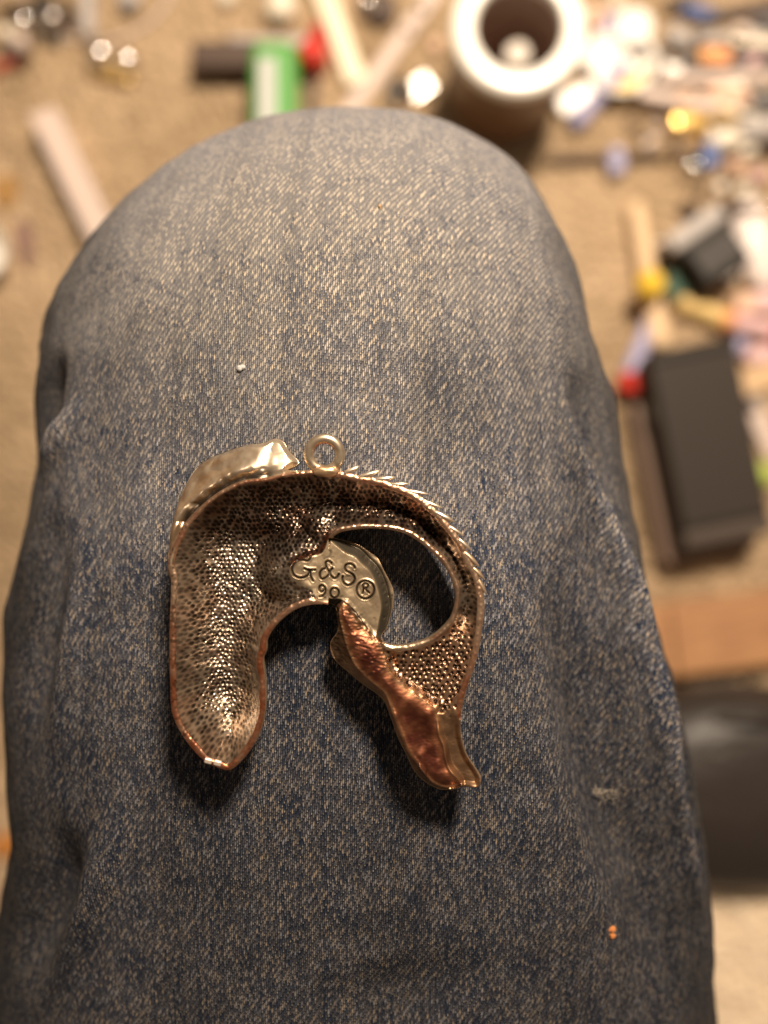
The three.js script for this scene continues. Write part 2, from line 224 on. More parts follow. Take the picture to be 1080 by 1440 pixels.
//<PENDANT>
// ---------------------------------------------------------------- the cast metal pendant, lying face down
{
  const D = 0.1665, U = K * D, X0 = 460, Y0 = 860, ST = 0.7;       // U: metres per unit of the drawing below; heights h in the same unit, 0 at the rim
  const GX = 222, GY = 604, NX = Math.ceil((692 - GX) / ST), NY = Math.ceil((1130 - GY) / ST), NN = (NX + 1) * (NY + 1);
  const pend = thing('pendant', at(X0, Y0, EYE - D), 0, 'antiqued copper and pewter pendant lying face down on the jeans', 'pendant');
  pend.position.y -= 0.0125;
  const L = (X, Y, h) => [(X - X0) * U, 0.0125 + h * U, (Y - Y0) * U];
  const curve = (pts, closed = true, per = 5) => { const c = new THREE.CatmullRomCurve3(pts.map((p) => new THREE.Vector3(p[0], p[1], 0)), closed, 'centripetal'); return c.getPoints(pts.length * per).slice(0, closed ? -1 : undefined).map((p) => [p.x, p.y]); };
  const OUT = curve([[239, 865], [240, 838], [240, 812], [236, 795], [238, 780], [244, 766], [257, 740], [273, 721], [293, 703], [313, 689], [342, 676], [374, 672], [404, 665], [433, 662], [460, 662], [483, 664], [503, 669], [529, 673], [551, 680], [570, 687], [595, 701], [615, 719], [632, 738], [646, 757], [656, 775], [667, 797], [674, 814], [679, 834], [681, 855], [678, 881], [673.5, 912], [666, 941], [657, 966], [650, 994], [647, 1018], [650, 1043], [657, 1064], [668, 1081], [676, 1095], [673, 1107], [652, 1108], [633, 1117], [618, 1117], [599, 1105], [584, 1088], [572, 1062], [560, 1038], [550, 1009], [541, 988], [529, 977], [512, 966], [488, 947], [467, 928], [464, 908], [475, 889], [475, 871], [471, 855], [460, 850], [433, 851], [415, 857], [398, 869], [384, 884], [375, 900], [374, 914], [369.5, 926], [371, 944], [373, 970], [372, 1001], [362, 1037], [340, 1069], [322, 1083], [305, 1079], [287, 1070], [258, 1037], [242, 1003], [239, 957], [238, 901]]);
  const HOLE = curve([[468, 756], [476, 749], [500, 744], [524, 742.5], [548, 744.5], [570, 750], [589, 761], [608, 776.5], [625, 795], [635, 813], [640.5, 832], [640, 850], [632.5, 872], [620, 886], [604, 898], [584, 905], [568, 908.5], [548, 908], [538, 903], [536, 897], [543, 888], [548, 873], [552.5, 855], [553.5, 839], [549, 823], [539, 804], [530, 787], [517, 777], [503, 768], [484, 762]]);
  const PLATE = curve([[464, 758], [475, 766], [486, 775], [500, 781], [511, 792], [523, 804], [531, 819], [536.5, 838], [539, 856], [536, 873], [533, 889], [529, 901], [519, 890], [502, 868], [492, 856], [478, 846], [448, 843], [440, 830], [424, 822], [411, 813], [409, 801], [414, 793], [434, 785], [452, 780], [459, 771]]);
  const WEB = curve([[476, 860], [482, 851], [492, 862], [503, 877], [519, 893], [533, 905], [540, 921], [548, 942], [559, 957], [574, 971], [597, 985], [613, 999], [617, 1016], [619, 1034], [625, 1048], [629, 1070], [634, 1082], [646, 1097], [648, 1106], [632, 1112], [612, 1106], [594, 1086], [575, 1060], [563, 1033], [553, 1008], [546, 986], [541, 975], [532, 967], [520, 957], [507, 945], [496, 930], [489, 914], [484, 898], [480, 880]]);
  const BLOB = curve([[233, 806], [233.5, 785], [236.5, 745], [242, 710], [250, 684], [260, 663], [268, 652], [279, 644], [294, 637], [309, 632], [326, 627], [344, 623], [358, 622], [369, 620], [380, 615], [393, 617], [404, 633], [418, 649], [412, 655], [403, 660], [412, 661], [424, 661], [433, 663], [431, 670], [404, 671], [375, 679], [344, 684], [316, 696], [296, 710], [276, 729], [262, 748], [252, 770], [245, 800], [241, 818]]);
  // signed distance to a closed line (negative inside), and unsigned to open strokes, on the drawing's grid
  function field(poly, reach, signed = true, closed = true) {
    const f = new Float32Array(NN).fill(reach), n = poly.length;
    for (let k = 0; k < (closed ? n : n - 1); k++) {
      const [ax, ay] = poly[k], [bx, by] = poly[(k + 1) % n], vx = bx - ax, vy = by - ay, ll = vx * vx + vy * vy || 1e-9;
      const i0 = Math.max(0, Math.floor((Math.min(ax, bx) - reach - GX) / ST)), i1 = Math.min(NX, Math.ceil((Math.max(ax, bx) + reach - GX) / ST)), j0 = Math.max(0, Math.floor((Math.min(ay, by) - reach - GY) / ST)), j1 = Math.min(NY, Math.ceil((Math.max(ay, by) + reach - GY) / ST));
      for (let j = j0; j <= j1; j++) for (let i = i0; i <= i1; i++) { const px = GX + i * ST - ax, py = GY + j * ST - ay, t = clamp((px * vx + py * vy) / ll), e = Math.hypot(px - vx * t, py - vy * t), q = j * (NX + 1) + i; if (e < f[q]) f[q] = e; }
    }
    if (signed) for (let j = 0; j <= NY; j++) { const y = GY + j * ST + 1e-4, xs = []; for (let k = 0; k < n; k++) { const a = poly[k], b = poly[(k + 1) % n]; if ((a[1] > y) !== (b[1] > y)) xs.push(a[0] + (y - a[1]) / (b[1] - a[1]) * (b[0] - a[0])); } xs.sort((p, q) => p - q); for (let c = 0; c + 1 < xs.length; c += 2) for (let i = Math.max(0, Math.ceil((xs[c] - GX) / ST)); i <= Math.min(NX, Math.floor((xs[c + 1] - GX) / ST)); i++) f[j * (NX + 1) + i] *= -1; }
    return f;
  }
  const fOut = field(OUT, 75), fHole = field(HOLE, 60), fPlate = field(PLATE, 75), fWeb = field(WEB, 30), fBlob = field(BLOB, 60);
  // engraved strokes of the maker's mark
  const z7 = (pts) => curve(pts.map(([x, y]) => [380 + x / 5.684, 740 + y / 5.684]), false, 6);
  const circ = (cx, cy, rx, ry, a0 = 0, a1 = 6.283) => Array.from({ length: 15 }, (_, i) => { const a = a0 + (a1 - a0) * i / 14; return [cx + Math.cos(a) * rx, cy + Math.sin(a) * ry]; });
  const STROKES = [
    [[322, 238], [314, 262], [300, 276], [262, 270], [222, 276], [190, 302], [172, 344], [186, 388], [218, 408], [252, 412], [288, 400], [312, 372], [300, 352], [272, 340]], [[272, 338], [306, 350], [356, 350]], [[318, 352], [318, 392], [328, 418], [342, 438]],
    [[546, 386], [532, 410], [512, 418], [488, 402], [466, 362], [444, 322], [442, 292], [462, 280], [484, 292], [492, 302]], [[446, 336], [416, 346], [396, 372], [394, 402], [412, 422], [440, 414], [462, 392], [478, 358], [494, 340]],
    [[676, 334], [664, 314], [636, 302], [606, 310], [594, 334], [604, 356], [636, 374], [664, 396], [674, 428], [654, 462], [618, 474], [586, 454], [574, 424], [578, 404]],
    circ(760, 512, 71, 71), [[738, 540], [744, 506], [738, 478], [744, 464], [768, 460], [782, 474], [772, 496], [748, 504]], [[762, 504], [772, 520], [790, 534]],
    [[432, 510], [412, 524], [392, 512], [390, 490], [408, 474], [430, 484], [438, 510], [434, 538], [418, 558], [392, 562]], circ(512, 536, 34, 40),
  ].map(z7);
  const fMark = new Float32Array(NN).fill(6); for (const s of STROKES) { const f = field(s, 6, false, false); for (let q = 0; q < NN; q++) if (f[q] < fMark[q]) fMark[q] = f[q]; }
  // the dimples left by the modelling tool: small pits on a loosely hexagonal grid
  const pit = new Float32Array(NN), R = rng(77);
  const inTail = (X, Y) => sstep(860, 905, Y) * sstep(535, 560, X);
  const shellAt = (q) => Math.max(fOut[q], -fHole[q]);
  {
    const rows = (sp, k0, keep) => { for (let b = 0, Y = 655; Y < 1085; Y += sp * 0.866, b++) for (let X = 236; X < 690; X += sp) { const x = X + (b % 2) * sp / 2 + (R() - 0.5) * sp * 0.52, y = Y + (R() - 0.5) * sp * 0.52, rr = sp * (k0 - 0.02 + 0.2 * R()), dd = 0.65 + 0.55 * R(); if (!keep(x, y) || R() < 0.02) continue;
      const i0 = Math.floor((x - rr - GX) / ST), i1 = Math.ceil((x + rr - GX) / ST), j0 = Math.floor((y - rr - GY) / ST), j1 = Math.ceil((y + rr - GY) / ST);
      const c = Math.round((y - GY) / ST) * (NX + 1) + Math.round((x - GX) / ST); if (!(shellAt(c) < -6) || fPlate[c] < 2.5 || fWeb[c] < 3 || fHole[c] < 9) continue;
      for (let j = Math.max(0, j0); j <= Math.min(NY, j1); j++) for (let i = Math.max(0, i0); i <= Math.min(NX, i1); i++) { const e = Math.hypot(GX + i * ST - x, GY + j * ST - y) / rr; if (e < 1) { const q = j * (NX + 1) + i, v = Math.pow(1 - e * e, 1.3) * dd; if (v > pit[q]) pit[q] = v; } } } };
    rows(6.9, 0.46, (x, y) => inTail(x, y) < 0.5 && !(x > 600 && y > 760)); rows(8.0, 0.36, (x, y) => (inTail(x, y) >= 0.5 || (x > 600 && y > 760)) && y < 1012 && x < 652 + (y < 960 ? 20 : 0) - Math.max(0, y - 985) * 0.2);
  }
  // heights
  const hTop = new Float32Array(NN), cls = new Uint8Array(NN);   // classes: 0 dimpled shell, 1 rim, 2 plate, 3 copper tail, 4 inner rim
  const nearPlateEdge = (X, Y) => X < 558 && X > 462 && Y > 757 && Y < 903;
  for (let j = 0; j <= NY; j++) for (let i = 0; i <= NX; i++) {
    const q = j * (NX + 1) + i, X = GX + i * ST, Y = GY + j * ST, dO = Math.max(0, -fOut[q]), dH0 = Math.max(0, fHole[q]), pe = nearPlateEdge(X, Y) && fPlate[q] < 22;
    const dH = pe ? 60 : dH0, d = Math.min(dO, dH, X < 470 && !pe ? Math.max(0, fPlate[q]) * lerp(0.20, 0.82, sstep(20, 72, fPlate[q])) + 8.5 : 99), tail = inTail(X, Y), nz = vnoise(X / 14, Y / 14, 5) - 0.5, nf = vnoise(X / 4, Y / 4, 6) - 0.5;
    const onBlob = sstep(250, 300, X) * sstep(470, 430, X) * sstep(770, 740, Y);
    const w = (dH < dO ? 6.2 : lerp(8.6, 5.2, onBlob)) + nz * 2.2;
    const dEdge = Math.min(dO, dH), arch = sstep(770, 725, Y) * sstep(290, 350, X); const rim = -1.6 * Math.pow(2 * Math.min(dEdge, w) / w - 1, 2) + nf * 0.9 + nz * 0.8;
    const q1 = clamp((d - w) / 58), deep = -76 * lerp(1, 0.62, arch) * (1 - Math.pow(1 - q1, 2.3)) * lerp(1, 0.17, tail) * lerp(1, 0.62, sstep(600, 650, X) * (1 - tail)) - lerp(3.0, 1.2, tail) * sstep(0, 4, d - w);
    let h = dEdge < w ? rim : deep + (rim * sstep(3, 0, d - w)) + (nz * 2.6 + 5 * (fbm(X / 34, Y / 34, 18, 2) - 0.5)) * (1 - tail) * sstep(2, 14, d - w);
    h -= pit[q] * lerp(lerp(1.3, 2.1, sstep(w, w + 22, d)) * lerp(1, 0.75, sstep(985, 1040, Y)), 2.6, tail) * (0.4 + 1.2 * fbm(X / 20, Y / 20, 17, 2)) * sstep(w - 1, w + 3, dEdge);
    let c = dEdge < w ? (dH < dO ? 4 : 1) : 0;
    // plate with its engraved mark; beyond its right edge it rolls down to the opening
    const fp = fPlate[q];
    if (fp < 26 && !(dH < 8 && !pe && Y < 775 && X > 470)) {
      let hp = -5 + nz * 2.2 + nf * 0.25 + 0.8 * (fbm(X / 12, Y / 12, 8, 3) - 0.5) - 0.05 * (X - 480);
      if (fp > -3 && nearPlateEdge(X, Y)) hp -= 24 * Math.pow(clamp((fp + 3) / 12), 0.8) - 4 * sstep(8, 14, fp);
      hp -= 3.8 * Math.exp(-Math.pow(fMark[q] / 1.35, 2)) - 0.7 * Math.exp(-Math.pow((fMark[q] - 2.6) / 1.0, 2));
      const k = pe ? 1 : sstep(11, -1, fp); hp -= 2.2 * pit[q] * sstep(0, 5, fp); h = lerp(h, hp, k); if (fp < 2 || pe) c = 2;
    } else if (pe) { h = -5 - 26 * Math.pow(clamp((fp + 3) / 18), 0.8); c = 2; }
    // the copper web and tail: a lumpy solid strip, its outer flank falling away to the left, a curled lip on the right
    const fw = fWeb[q], tailZone = Y > 985 && X > 540 || fw < 0 || (Y > 868 && X > 460 && fOut[q] < 4 && fw < 36 && X < 508 + (Y - 900) * 0.58);
    if (fw < 10 || tailZone) {
      let hw = 4.5 * sstep(2, -14, fw) + 6 * (fbm(X / 24, Y / 24, 15, 2) - 0.5) + (0.25 + 0.9 * sstep(965, 930, Y)) * (vnoise(X / 5 + Y / 9, Y / 2.6 - X / 9, 16) - 0.5) - 1;
      hw -= 4.0 * Math.exp(-Math.pow((fw + 1) / 2.0, 2)) * sstep(1000, 1040, Y) * 0 ;
      if (fw > 0) { const left = X < 508 + (Y - 900) * 0.58; if (left) hw -= 26 * Math.pow(clamp(fw / 24), 0.85); else if (Y > 985) { const rs = sstep(1000, 1040, Y); hw += -7 * sstep(0, 7, fw) * rs + 5.5 * sstep(8, 1, dO) * rs; } }
      hw -= 9 * Math.exp(-Math.pow((X - 596 - (Y - 1035) * 0.32) / 21, 2) - Math.pow((Y - 1038) / 40, 2)); hw += 2.2 * Math.exp(-Math.pow((fw + 3) / 3, 2)) * sstep(985, 1010, Y) * (X < 600 ? 1 : 0);
      hw += 3 * Math.exp(-Math.pow((fw + 1.5) / 2.4, 2)) * sstep(1000, 1030, Y) * (X > 590 ? 1 : 0);
      hw -= 16 * sstep(1085, 1118, Y) * sstep(668, 640, X);
      const k = Math.max(sstep(12, -2, fw + 5 * (vnoise(X / 7, Y / 7, 19) - 0.5)), tailZone ? (Y > 985 && X > 540 && fw > 0 && X > 600 ? sstep(988, 1014, Y + 26 * (vnoise(X / 9, Y / 9, 33) - 0.5) + (630 - X) * 0.35) : 1) : 0); h = lerp(h, hw, k); if (k > 0.55) c = 3;
    }
    // bare lip above the plate's upper left
    hTop[q] = h; cls[q] = c;
  }
  const hBlob = new Float32Array(NN);
  for (let j = 0; j <= NY; j++) for (let i = 0; i <= NX; i++) {
    const q = j * (NX + 1) + i, X = GX + i * ST, Y = GY + j * ST, dB = Math.max(0, -fBlob[q]), r = fOut[q];
    const rec = sstep(13 + 8 * vnoise(X / 9, Y / 9, 25), 4, r) * sstep(243, 262, X) * sstep(392, 372, X);
    const out = sstep(8, 0, dB), slope = lerp(0.95, 0.46, sstep(290, 372, X));
    const facet = 4.0 * Math.abs(vnoise(X / 24 + Y / 40, Y / 24, 27) - 0.5) * sstep(404, 360, X) + 0.5 * (vnoise(X / 8, Y / 8, 28) - 0.5) + 2.4 * Math.exp(-Math.pow((r - 15) / 9, 2)) * sstep(375, 330, X);
    hBlob[q] = 2 - slope * Math.min(r, 60) * 0.85 - 12 * out * out - 9 * rec + facet * 2.0 - 5 * sstep(8, 0, r) * (1 - rec) - 7 * sstep(398, 416, X);
  }
  // colour: bright worn metal on what stands proud, copper showing through at edges, black antiquing in the pits, painted highlights on tail edge and crest
  const TAN = [0.54, 0.40, 0.275], PEW = [0.56, 0.475, 0.38], COP = [0.30, 0.098, 0.044], RED = [0.10, 0.028, 0.017], BLK = [0.036, 0.025, 0.019];
  const mix = (a, b, t) => [lerp(a[0], b[0], t), lerp(a[1], b[1], t), lerp(a[2], b[2], t)];
  function colorTop(q, X, Y) {
    const n1 = fbm(X / 16, Y / 16, 91, 3), n2 = vnoise(X / 3, Y / 3, 92), c = cls[q], d = Math.min(Math.max(0, -fOut[q]), Math.max(0, fHole[q]));
    if (c === 0) {
      const arch = sstep(800, 740, Y) * sstep(250, 300, X), tail = inTail(X, Y);
      let base = mix(PEW, mix(COP, TAN, 0.35), clamp(0.08 + 0.7 * arch * n1 + 0.9 * (n1 - 0.4) + 0.75 * tail));
      base = mix(base, [0.36, 0.22, 0.135], 0.75 * tail); base = mix(base, COP, sstep(15, 5, fPlate[q]) * 0.95 * sstep(812, 790, Y) * sstep(400, 415, X));
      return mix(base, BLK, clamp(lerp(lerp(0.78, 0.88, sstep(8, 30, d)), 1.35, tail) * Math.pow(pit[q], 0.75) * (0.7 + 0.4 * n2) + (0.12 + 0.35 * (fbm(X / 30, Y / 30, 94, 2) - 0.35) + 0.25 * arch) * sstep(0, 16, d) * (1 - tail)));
    }
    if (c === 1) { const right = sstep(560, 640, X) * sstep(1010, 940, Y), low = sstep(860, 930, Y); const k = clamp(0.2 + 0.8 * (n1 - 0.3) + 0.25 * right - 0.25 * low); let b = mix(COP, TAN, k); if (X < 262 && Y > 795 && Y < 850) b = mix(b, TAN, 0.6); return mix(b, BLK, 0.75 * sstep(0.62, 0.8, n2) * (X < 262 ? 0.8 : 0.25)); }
    if (c === 4) { const k = clamp(0.45 + 0.9 * (n1 - 0.45) + 0.5 * sstep(895, 905, Y)); return mix(mix(RED, COP, 0.6), TAN, k); }
    if (c === 2) { const fp = fPlate[q]; let b = mix([0.46, 0.355, 0.23], [0.25, 0.185, 0.12], clamp(n1 * 1.6 - 0.4)); b = mix(b, BLK, 0.7 * sstep(0.66, 0.86, fbm(X / 8, Y / 5, 95, 3)) ); if (fp > -4 && nearPlateEdge(X, Y)) b = mix(b, [0.09, 0.075, 0.055], sstep(-4, 0, fp) * (0.95 - 0.75 * sstep(10, 14, fp))); else b = mix(b, BLK, 0.5 * sstep(-5, 1, fp) * sstep(0.4, 0.7, n1)); return mix(b, BLK, 0.95 * sstep(1.7, 0.6, fMark[q] + 0.5 * (n2 - 0.5))); }
    const fw = fWeb[q]; let b = mix(mix([0.29, 0.112, 0.056], [0.50, 0.27, 0.135], sstep(-7, -1, fw) * 0.8), RED, clamp(0.25 + 1.6 * (n1 - 0.42) + 0.55 * sstep(-4, -20, fw)));  // tail: edge highlight painted as paler copper, inside darkened
    b = mix(b, mix(mix(mix(TAN, COP, 0.35), [0.16, 0.11, 0.07], clamp(n1 * 1.3)), [0.22, 0.125, 0.066], Y > 980 ? 0.85 : 0.45), sstep(-4, 9, fw + 7 * (vnoise(X / 6, Y / 6, 99) - 0.5))); return mix(b, BLK, 0.55 * sstep(0.70, 0.86, vnoise(X / 6, Y / 3.5, 98)) * (Y < 960 ? 1 : 0.4));
  }
  function colorBlob(q, X, Y) { const n = fbm(X / 12, Y / 12, 93, 3), r = fOut[q], rec = sstep(13 + 8 * vnoise(X / 9, Y / 9, 25), 4, r) * sstep(243, 262, X) * sstep(392, 372, X); return mix(mix([0.90, 0.74, 0.55], [0.46, 0.31, 0.19], clamp(0.78 - (X - 245) / 150 + (n - 0.5) * 1.5)), BLK, rec * 0.95); }  // worn polish, with uneven reflection put into colour: browner left, brighter right
  // surfaces over the grid, their edges drawn exactly to the outline
  function sheet(sd, h, color, pick, tx = 1) {
    const map = new Int32Array(NN).fill(-1), pos = [], nor = [], col = [], idx = [];
    const vert = (i, j) => {
      const q = j * (NX + 1) + i; if (map[q] >= 0) return map[q];
      let X = GX + i * ST, Y = GY + j * ST; const i0 = Math.max(1, Math.min(NX - 1, i)), j0 = Math.max(1, Math.min(NY - 1, j)), qq = j0 * (NX + 1) + i0;
      const hx = (h[qq + 1] - h[qq - 1]) / (2 * ST), hy = (h[qq + NX + 1] - h[qq - NX - 1]) / (2 * ST), s = sd(q);
      if (s > 0) { let gx = (sd(qq + 1) - sd(qq - 1)) / (2 * ST), gy = (sd(qq + NX + 1) - sd(qq - NX - 1)) / (2 * ST); const l = Math.hypot(gx, gy) || 1; X -= gx / l * s; Y -= gy / l * s; }
      const n = 1 / Math.hypot(hx, 1, hy); pos.push(...L(X, Y, h[q])); nor.push(-hx * n, n, -hy * n); if (color) col.push(...color(q, X, Y)); return (map[q] = pos.length / 3 - 1);
    };
    for (let j = 0; j < NY; j++) for (let i = 0; i < NX; i++) {
      const a = j * (NX + 1) + i, b = a + 1, c = a + NX + 1, d = c + 1; if (!(sd(a) < 0 || sd(b) < 0 || sd(c) < 0 || sd(d) < 0)) continue; if (pick && !pick(a)) continue;
      const va = vert(i, j), vb = vert(i + 1, j), vc = vert(i, j + 1), vd = vert(i + 1, j + 1); idx.push(va, vc, vb, vb, vc, vd);
    }
    const g = new THREE.BufferGeometry(); g.setAttribute('position', new THREE.Float32BufferAttribute(pos, 3)); g.setAttribute('normal', new THREE.Float32BufferAttribute(nor, 3)); if (color) g.setAttribute('color', new THREE.Float32BufferAttribute(col, 3)); g.setIndex(idx); return g;
  }
  const hAt = (h, X, Y) => { const i = clamp(Math.round((X - GX) / ST), 0, NX), j = clamp(Math.round((Y - GY) / ST), 0, NY); return h[j * (NX + 1) + i]; };
  function wall(poly, h, low, bulge, outwards) {   // the edge's thickness, rounding over from the face and curling under
    const pos = [], idx = [], n = poly.length, prof = [[0, 0, 0], [0.5, -1.2, 0], [1, 0, 0.25], [1, 0, 0.6], [-3, 0, 1]];
    for (let k = 0; k < n; k++) { const a = poly[(k + n - 1) % n], b = poly[(k + 1) % n], p = poly[k]; let nx = b[1] - a[1], ny = -(b[0] - a[0]); const l = Math.hypot(nx, ny) || 1; nx *= outwards / l; ny *= outwards / l; const h0 = hAt(h, p[0], p[1]), hl = low(p[0], p[1]);
      for (const [o, dz, t] of prof) pos.push(...L(p[0] + nx * o * bulge, p[1] + ny * o * bulge, lerp(h0 + dz, Math.min(hl, h0 - 3), t))); }
    const m = prof.length; for (let k = 0; k < n; k++) for (let r = 0; r < m - 1; r++) { const a = k * m + r, b = ((k + 1) % n) * m + r; idx.push(a, b, a + 1, b, b + 1, a + 1); }
    const g = new THREE.BufferGeometry(); g.setAttribute('position', new THREE.Float32BufferAttribute(pos, 3)); g.setIndex(idx); g.computeVertexNormals(); return g;
  }
  const area = (p) => { let s = 0; for (let k = 0; k < p.length; k++) { const a = p[k], b = p[(k + 1) % p.length]; s += a[0] * b[1] - b[0] * a[1]; } return s; };
  const dentTex = dataTex(256, 256, 1, (x, y, o) => { o[0] = vnoise(x / 8, y / 8, 71, 32, 32) * 0.6 + vnoise(x / 3, y / 3, 72) * 0.4; });
  const metal = (rough, met) => new THREE.MeshStandardMaterial({ vertexColors: true, roughness: rough, metalness: met });
  const body = (q) => Math.max(fOut[q], -fHole[q]);
  const cell = (...cs) => (q) => cs.includes(cls[q]);
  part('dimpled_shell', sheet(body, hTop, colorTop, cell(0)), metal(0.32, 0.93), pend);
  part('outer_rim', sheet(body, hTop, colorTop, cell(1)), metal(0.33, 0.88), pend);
  part('inner_rim', sheet(body, hTop, colorTop, cell(4)), metal(0.30, 0.92), pend);
  part('maker_plate', sheet(body, hTop, colorTop, cell(2)), metal(0.38, 0.72), pend);
  part('tail', sheet(body, hTop, colorTop, cell(3)), metal(0.40, 0.90), pend).userData.label = 'rough solid copper red tail of the pendant';
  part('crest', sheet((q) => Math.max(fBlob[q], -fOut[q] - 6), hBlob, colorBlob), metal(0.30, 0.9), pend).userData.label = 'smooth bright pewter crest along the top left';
  // the rounded front of the casting, underneath
  const hLow = new Float32Array(NN); for (let q = 0; q < NN; q++) { const d = Math.min(Math.max(0, -fOut[q]), Math.max(0, fHole[q])); hLow[q] = Math.min(-14 - 70 * Math.sqrt(1 - Math.pow(1 - clamp(d / 58), 2)), hTop[q] - 6); }
  const lowEdge = () => -14, sO = Math.sign(area(OUT)), sB = Math.sign(area(BLOB));
  const tanMetal = new THREE.MeshStandardMaterial({ color: rgb(0.48, 0.33, 0.20), roughness: 0.42, metalness: 0.8 }), darkMetal = new THREE.MeshStandardMaterial({ color: rgb(0.30, 0.23, 0.16), roughness: 0.5, metalness: 0.8, side: THREE.DoubleSide });
  const strip = (g) => { const k = g.clone(); for (const n of Object.keys(k.attributes)) if (n !== 'position' && n !== 'normal') k.deleteAttribute(n); return k; };
  part('cast_edge', mergeGeometries([wall(OUT, hTop, lowEdge, 1, sO), wall(HOLE, hTop, lowEdge, 0.8, -Math.sign(area(HOLE)))]), tanMetal, pend);
  part('face_relief', mergeGeometries([strip(sheet(body, hLow, null, null)), wall(BLOB, hBlob, () => -42, 0.6, sB)]), darkMetal, pend);
  // saw-toothed scales along the back
  const tips = [[500, 657.5], [529, 662.5], [551, 671], [570, 679.5], [598, 693], [618, 712], [635, 731], [649, 750.5], [659.5, 770], [671, 792], [678, 810], [682, 831]];
  const bases = [[483, 665], [503, 669.5], [527, 673], [549, 679.5], [568, 687], [594, 702], [614, 719], [631, 738], [646, 757], [656, 776], [667, 798], [674, 815]];
  tips.forEach((t, k) => {
    // each scale is a plump, pointed lens lying against the rim, its tip lifting outwards over the next
    const b = bases[k], dx = t[0] - b[0], dy = t[1] - b[1], l = Math.hypot(dx, dy) + 13, g = new THREE.SphereGeometry(1, 20, 14), p = g.attributes.position, wob = 0.75 + 0.45 * R(), k2 = 1.6 + 1.2 * R();
    for (let q = 0; q < p.count; q++) { const x = p.getX(q), f = (x < 0 ? Math.sqrt(1 - x * x * 0.35) : 1 - 0.62 * x * x * x) * wob; p.setXYZ(q, x * l * 0.5, p.getY(q) * 4.6 * f, p.getZ(q) * 3.7 * f + 1.4 * x * x * (x < 0 ? 0.5 : -0.4)); }
    g.scale(U, U, U); g.computeVertexNormals();
    const m = part(numbered('back_scale'), g, k > 8 ? new THREE.MeshStandardMaterial({ color: rgb(0.50, 0.36, 0.23), roughness: 0.4, metalness: 0.8 }) : new THREE.MeshStandardMaterial({ color: rgb(0.68, 0.57, 0.44), roughness: 0.34, metalness: 0.9 }), pend, L(b[0] + dx * 0.5 - dy / l * k2, b[1] + dy * 0.5 + dx / l * k2, -3.5 - (k % 3) * 0.5));
    m.rotation.y = -Math.atan2(dy, dx) + 0.02;
  });
  // hanging loop with its soldered foot
    const ring = new THREE.TorusGeometry(22.0 * U, 7.2 * U, 24, 72);
  { const p = ring.attributes.position, c = []; for (let k = 0; k < p.count; k++) { const x = p.getX(k) / U, y = p.getY(k) / U, n = fbm(x / 7 + 20, y / 7 + p.getZ(k) / U / 6 + 20, 44, 3), low = sstep(-6, -26, y), inner = sstep(20, 16.5, Math.hypot(x, y)) * sstep(0, 14, y); let q = mix([0.80, 0.67, 0.50], [0.52, 0.40, 0.27], clamp(n * 1.6 - 0.4)); q = mix(q, [0.33, 0.10, 0.05], 0.8 * inner); q = mix(q, BLK, 0.8 * low * sstep(0.5, 0.68, n)); c.push(...q); } ring.setAttribute('color', new THREE.Float32BufferAttribute(c, 3)); }
  const loop = part('hanging_loop', ring, metal(0.32, 0.92), pend, L(456, 638.5, -6), [-Math.PI / 2 + 0.16, 0, 0.12]);
  const lug = new THREE.SphereGeometry(1, 24, 16); { const p = lug.attributes.position; for (let k = 0; k < p.count; k++) { const f = 1 + 0.28 * (vnoise(p.getX(k) * 2.4 + 8, p.getY(k) * 2.4 + p.getZ(k) * 2 + 8, 12) - 0.5); p.setXYZ(k, p.getX(k) * 19 * U * f, p.getY(k) * 7 * U * f, p.getZ(k) * 7.5 * U * f); } lug.computeVertexNormals(); }
  part('solder_foot', lug, new THREE.MeshStandardMaterial({ color: rgb(0.58, 0.38, 0.22), roughness: 0.38, metalness: 0.85 }), pend, L(458, 663, 0));
  // two bright casting nubs at the point of the lower left lobe
  for (const [x, y] of [[293, 1070], [306, 1073]]) { const g = new RoundedBoxGeometry(11 * U, 5 * U, 8 * U, 3, 2 * U); part(numbered('casting_nub'), g, new THREE.MeshStandardMaterial({ color: rgb(0.8, 0.66, 0.54), roughness: 0.4, metalness: 0.5 }), pend, L(x, y, -0.5), [0.35, -0.3, 0]); }
}
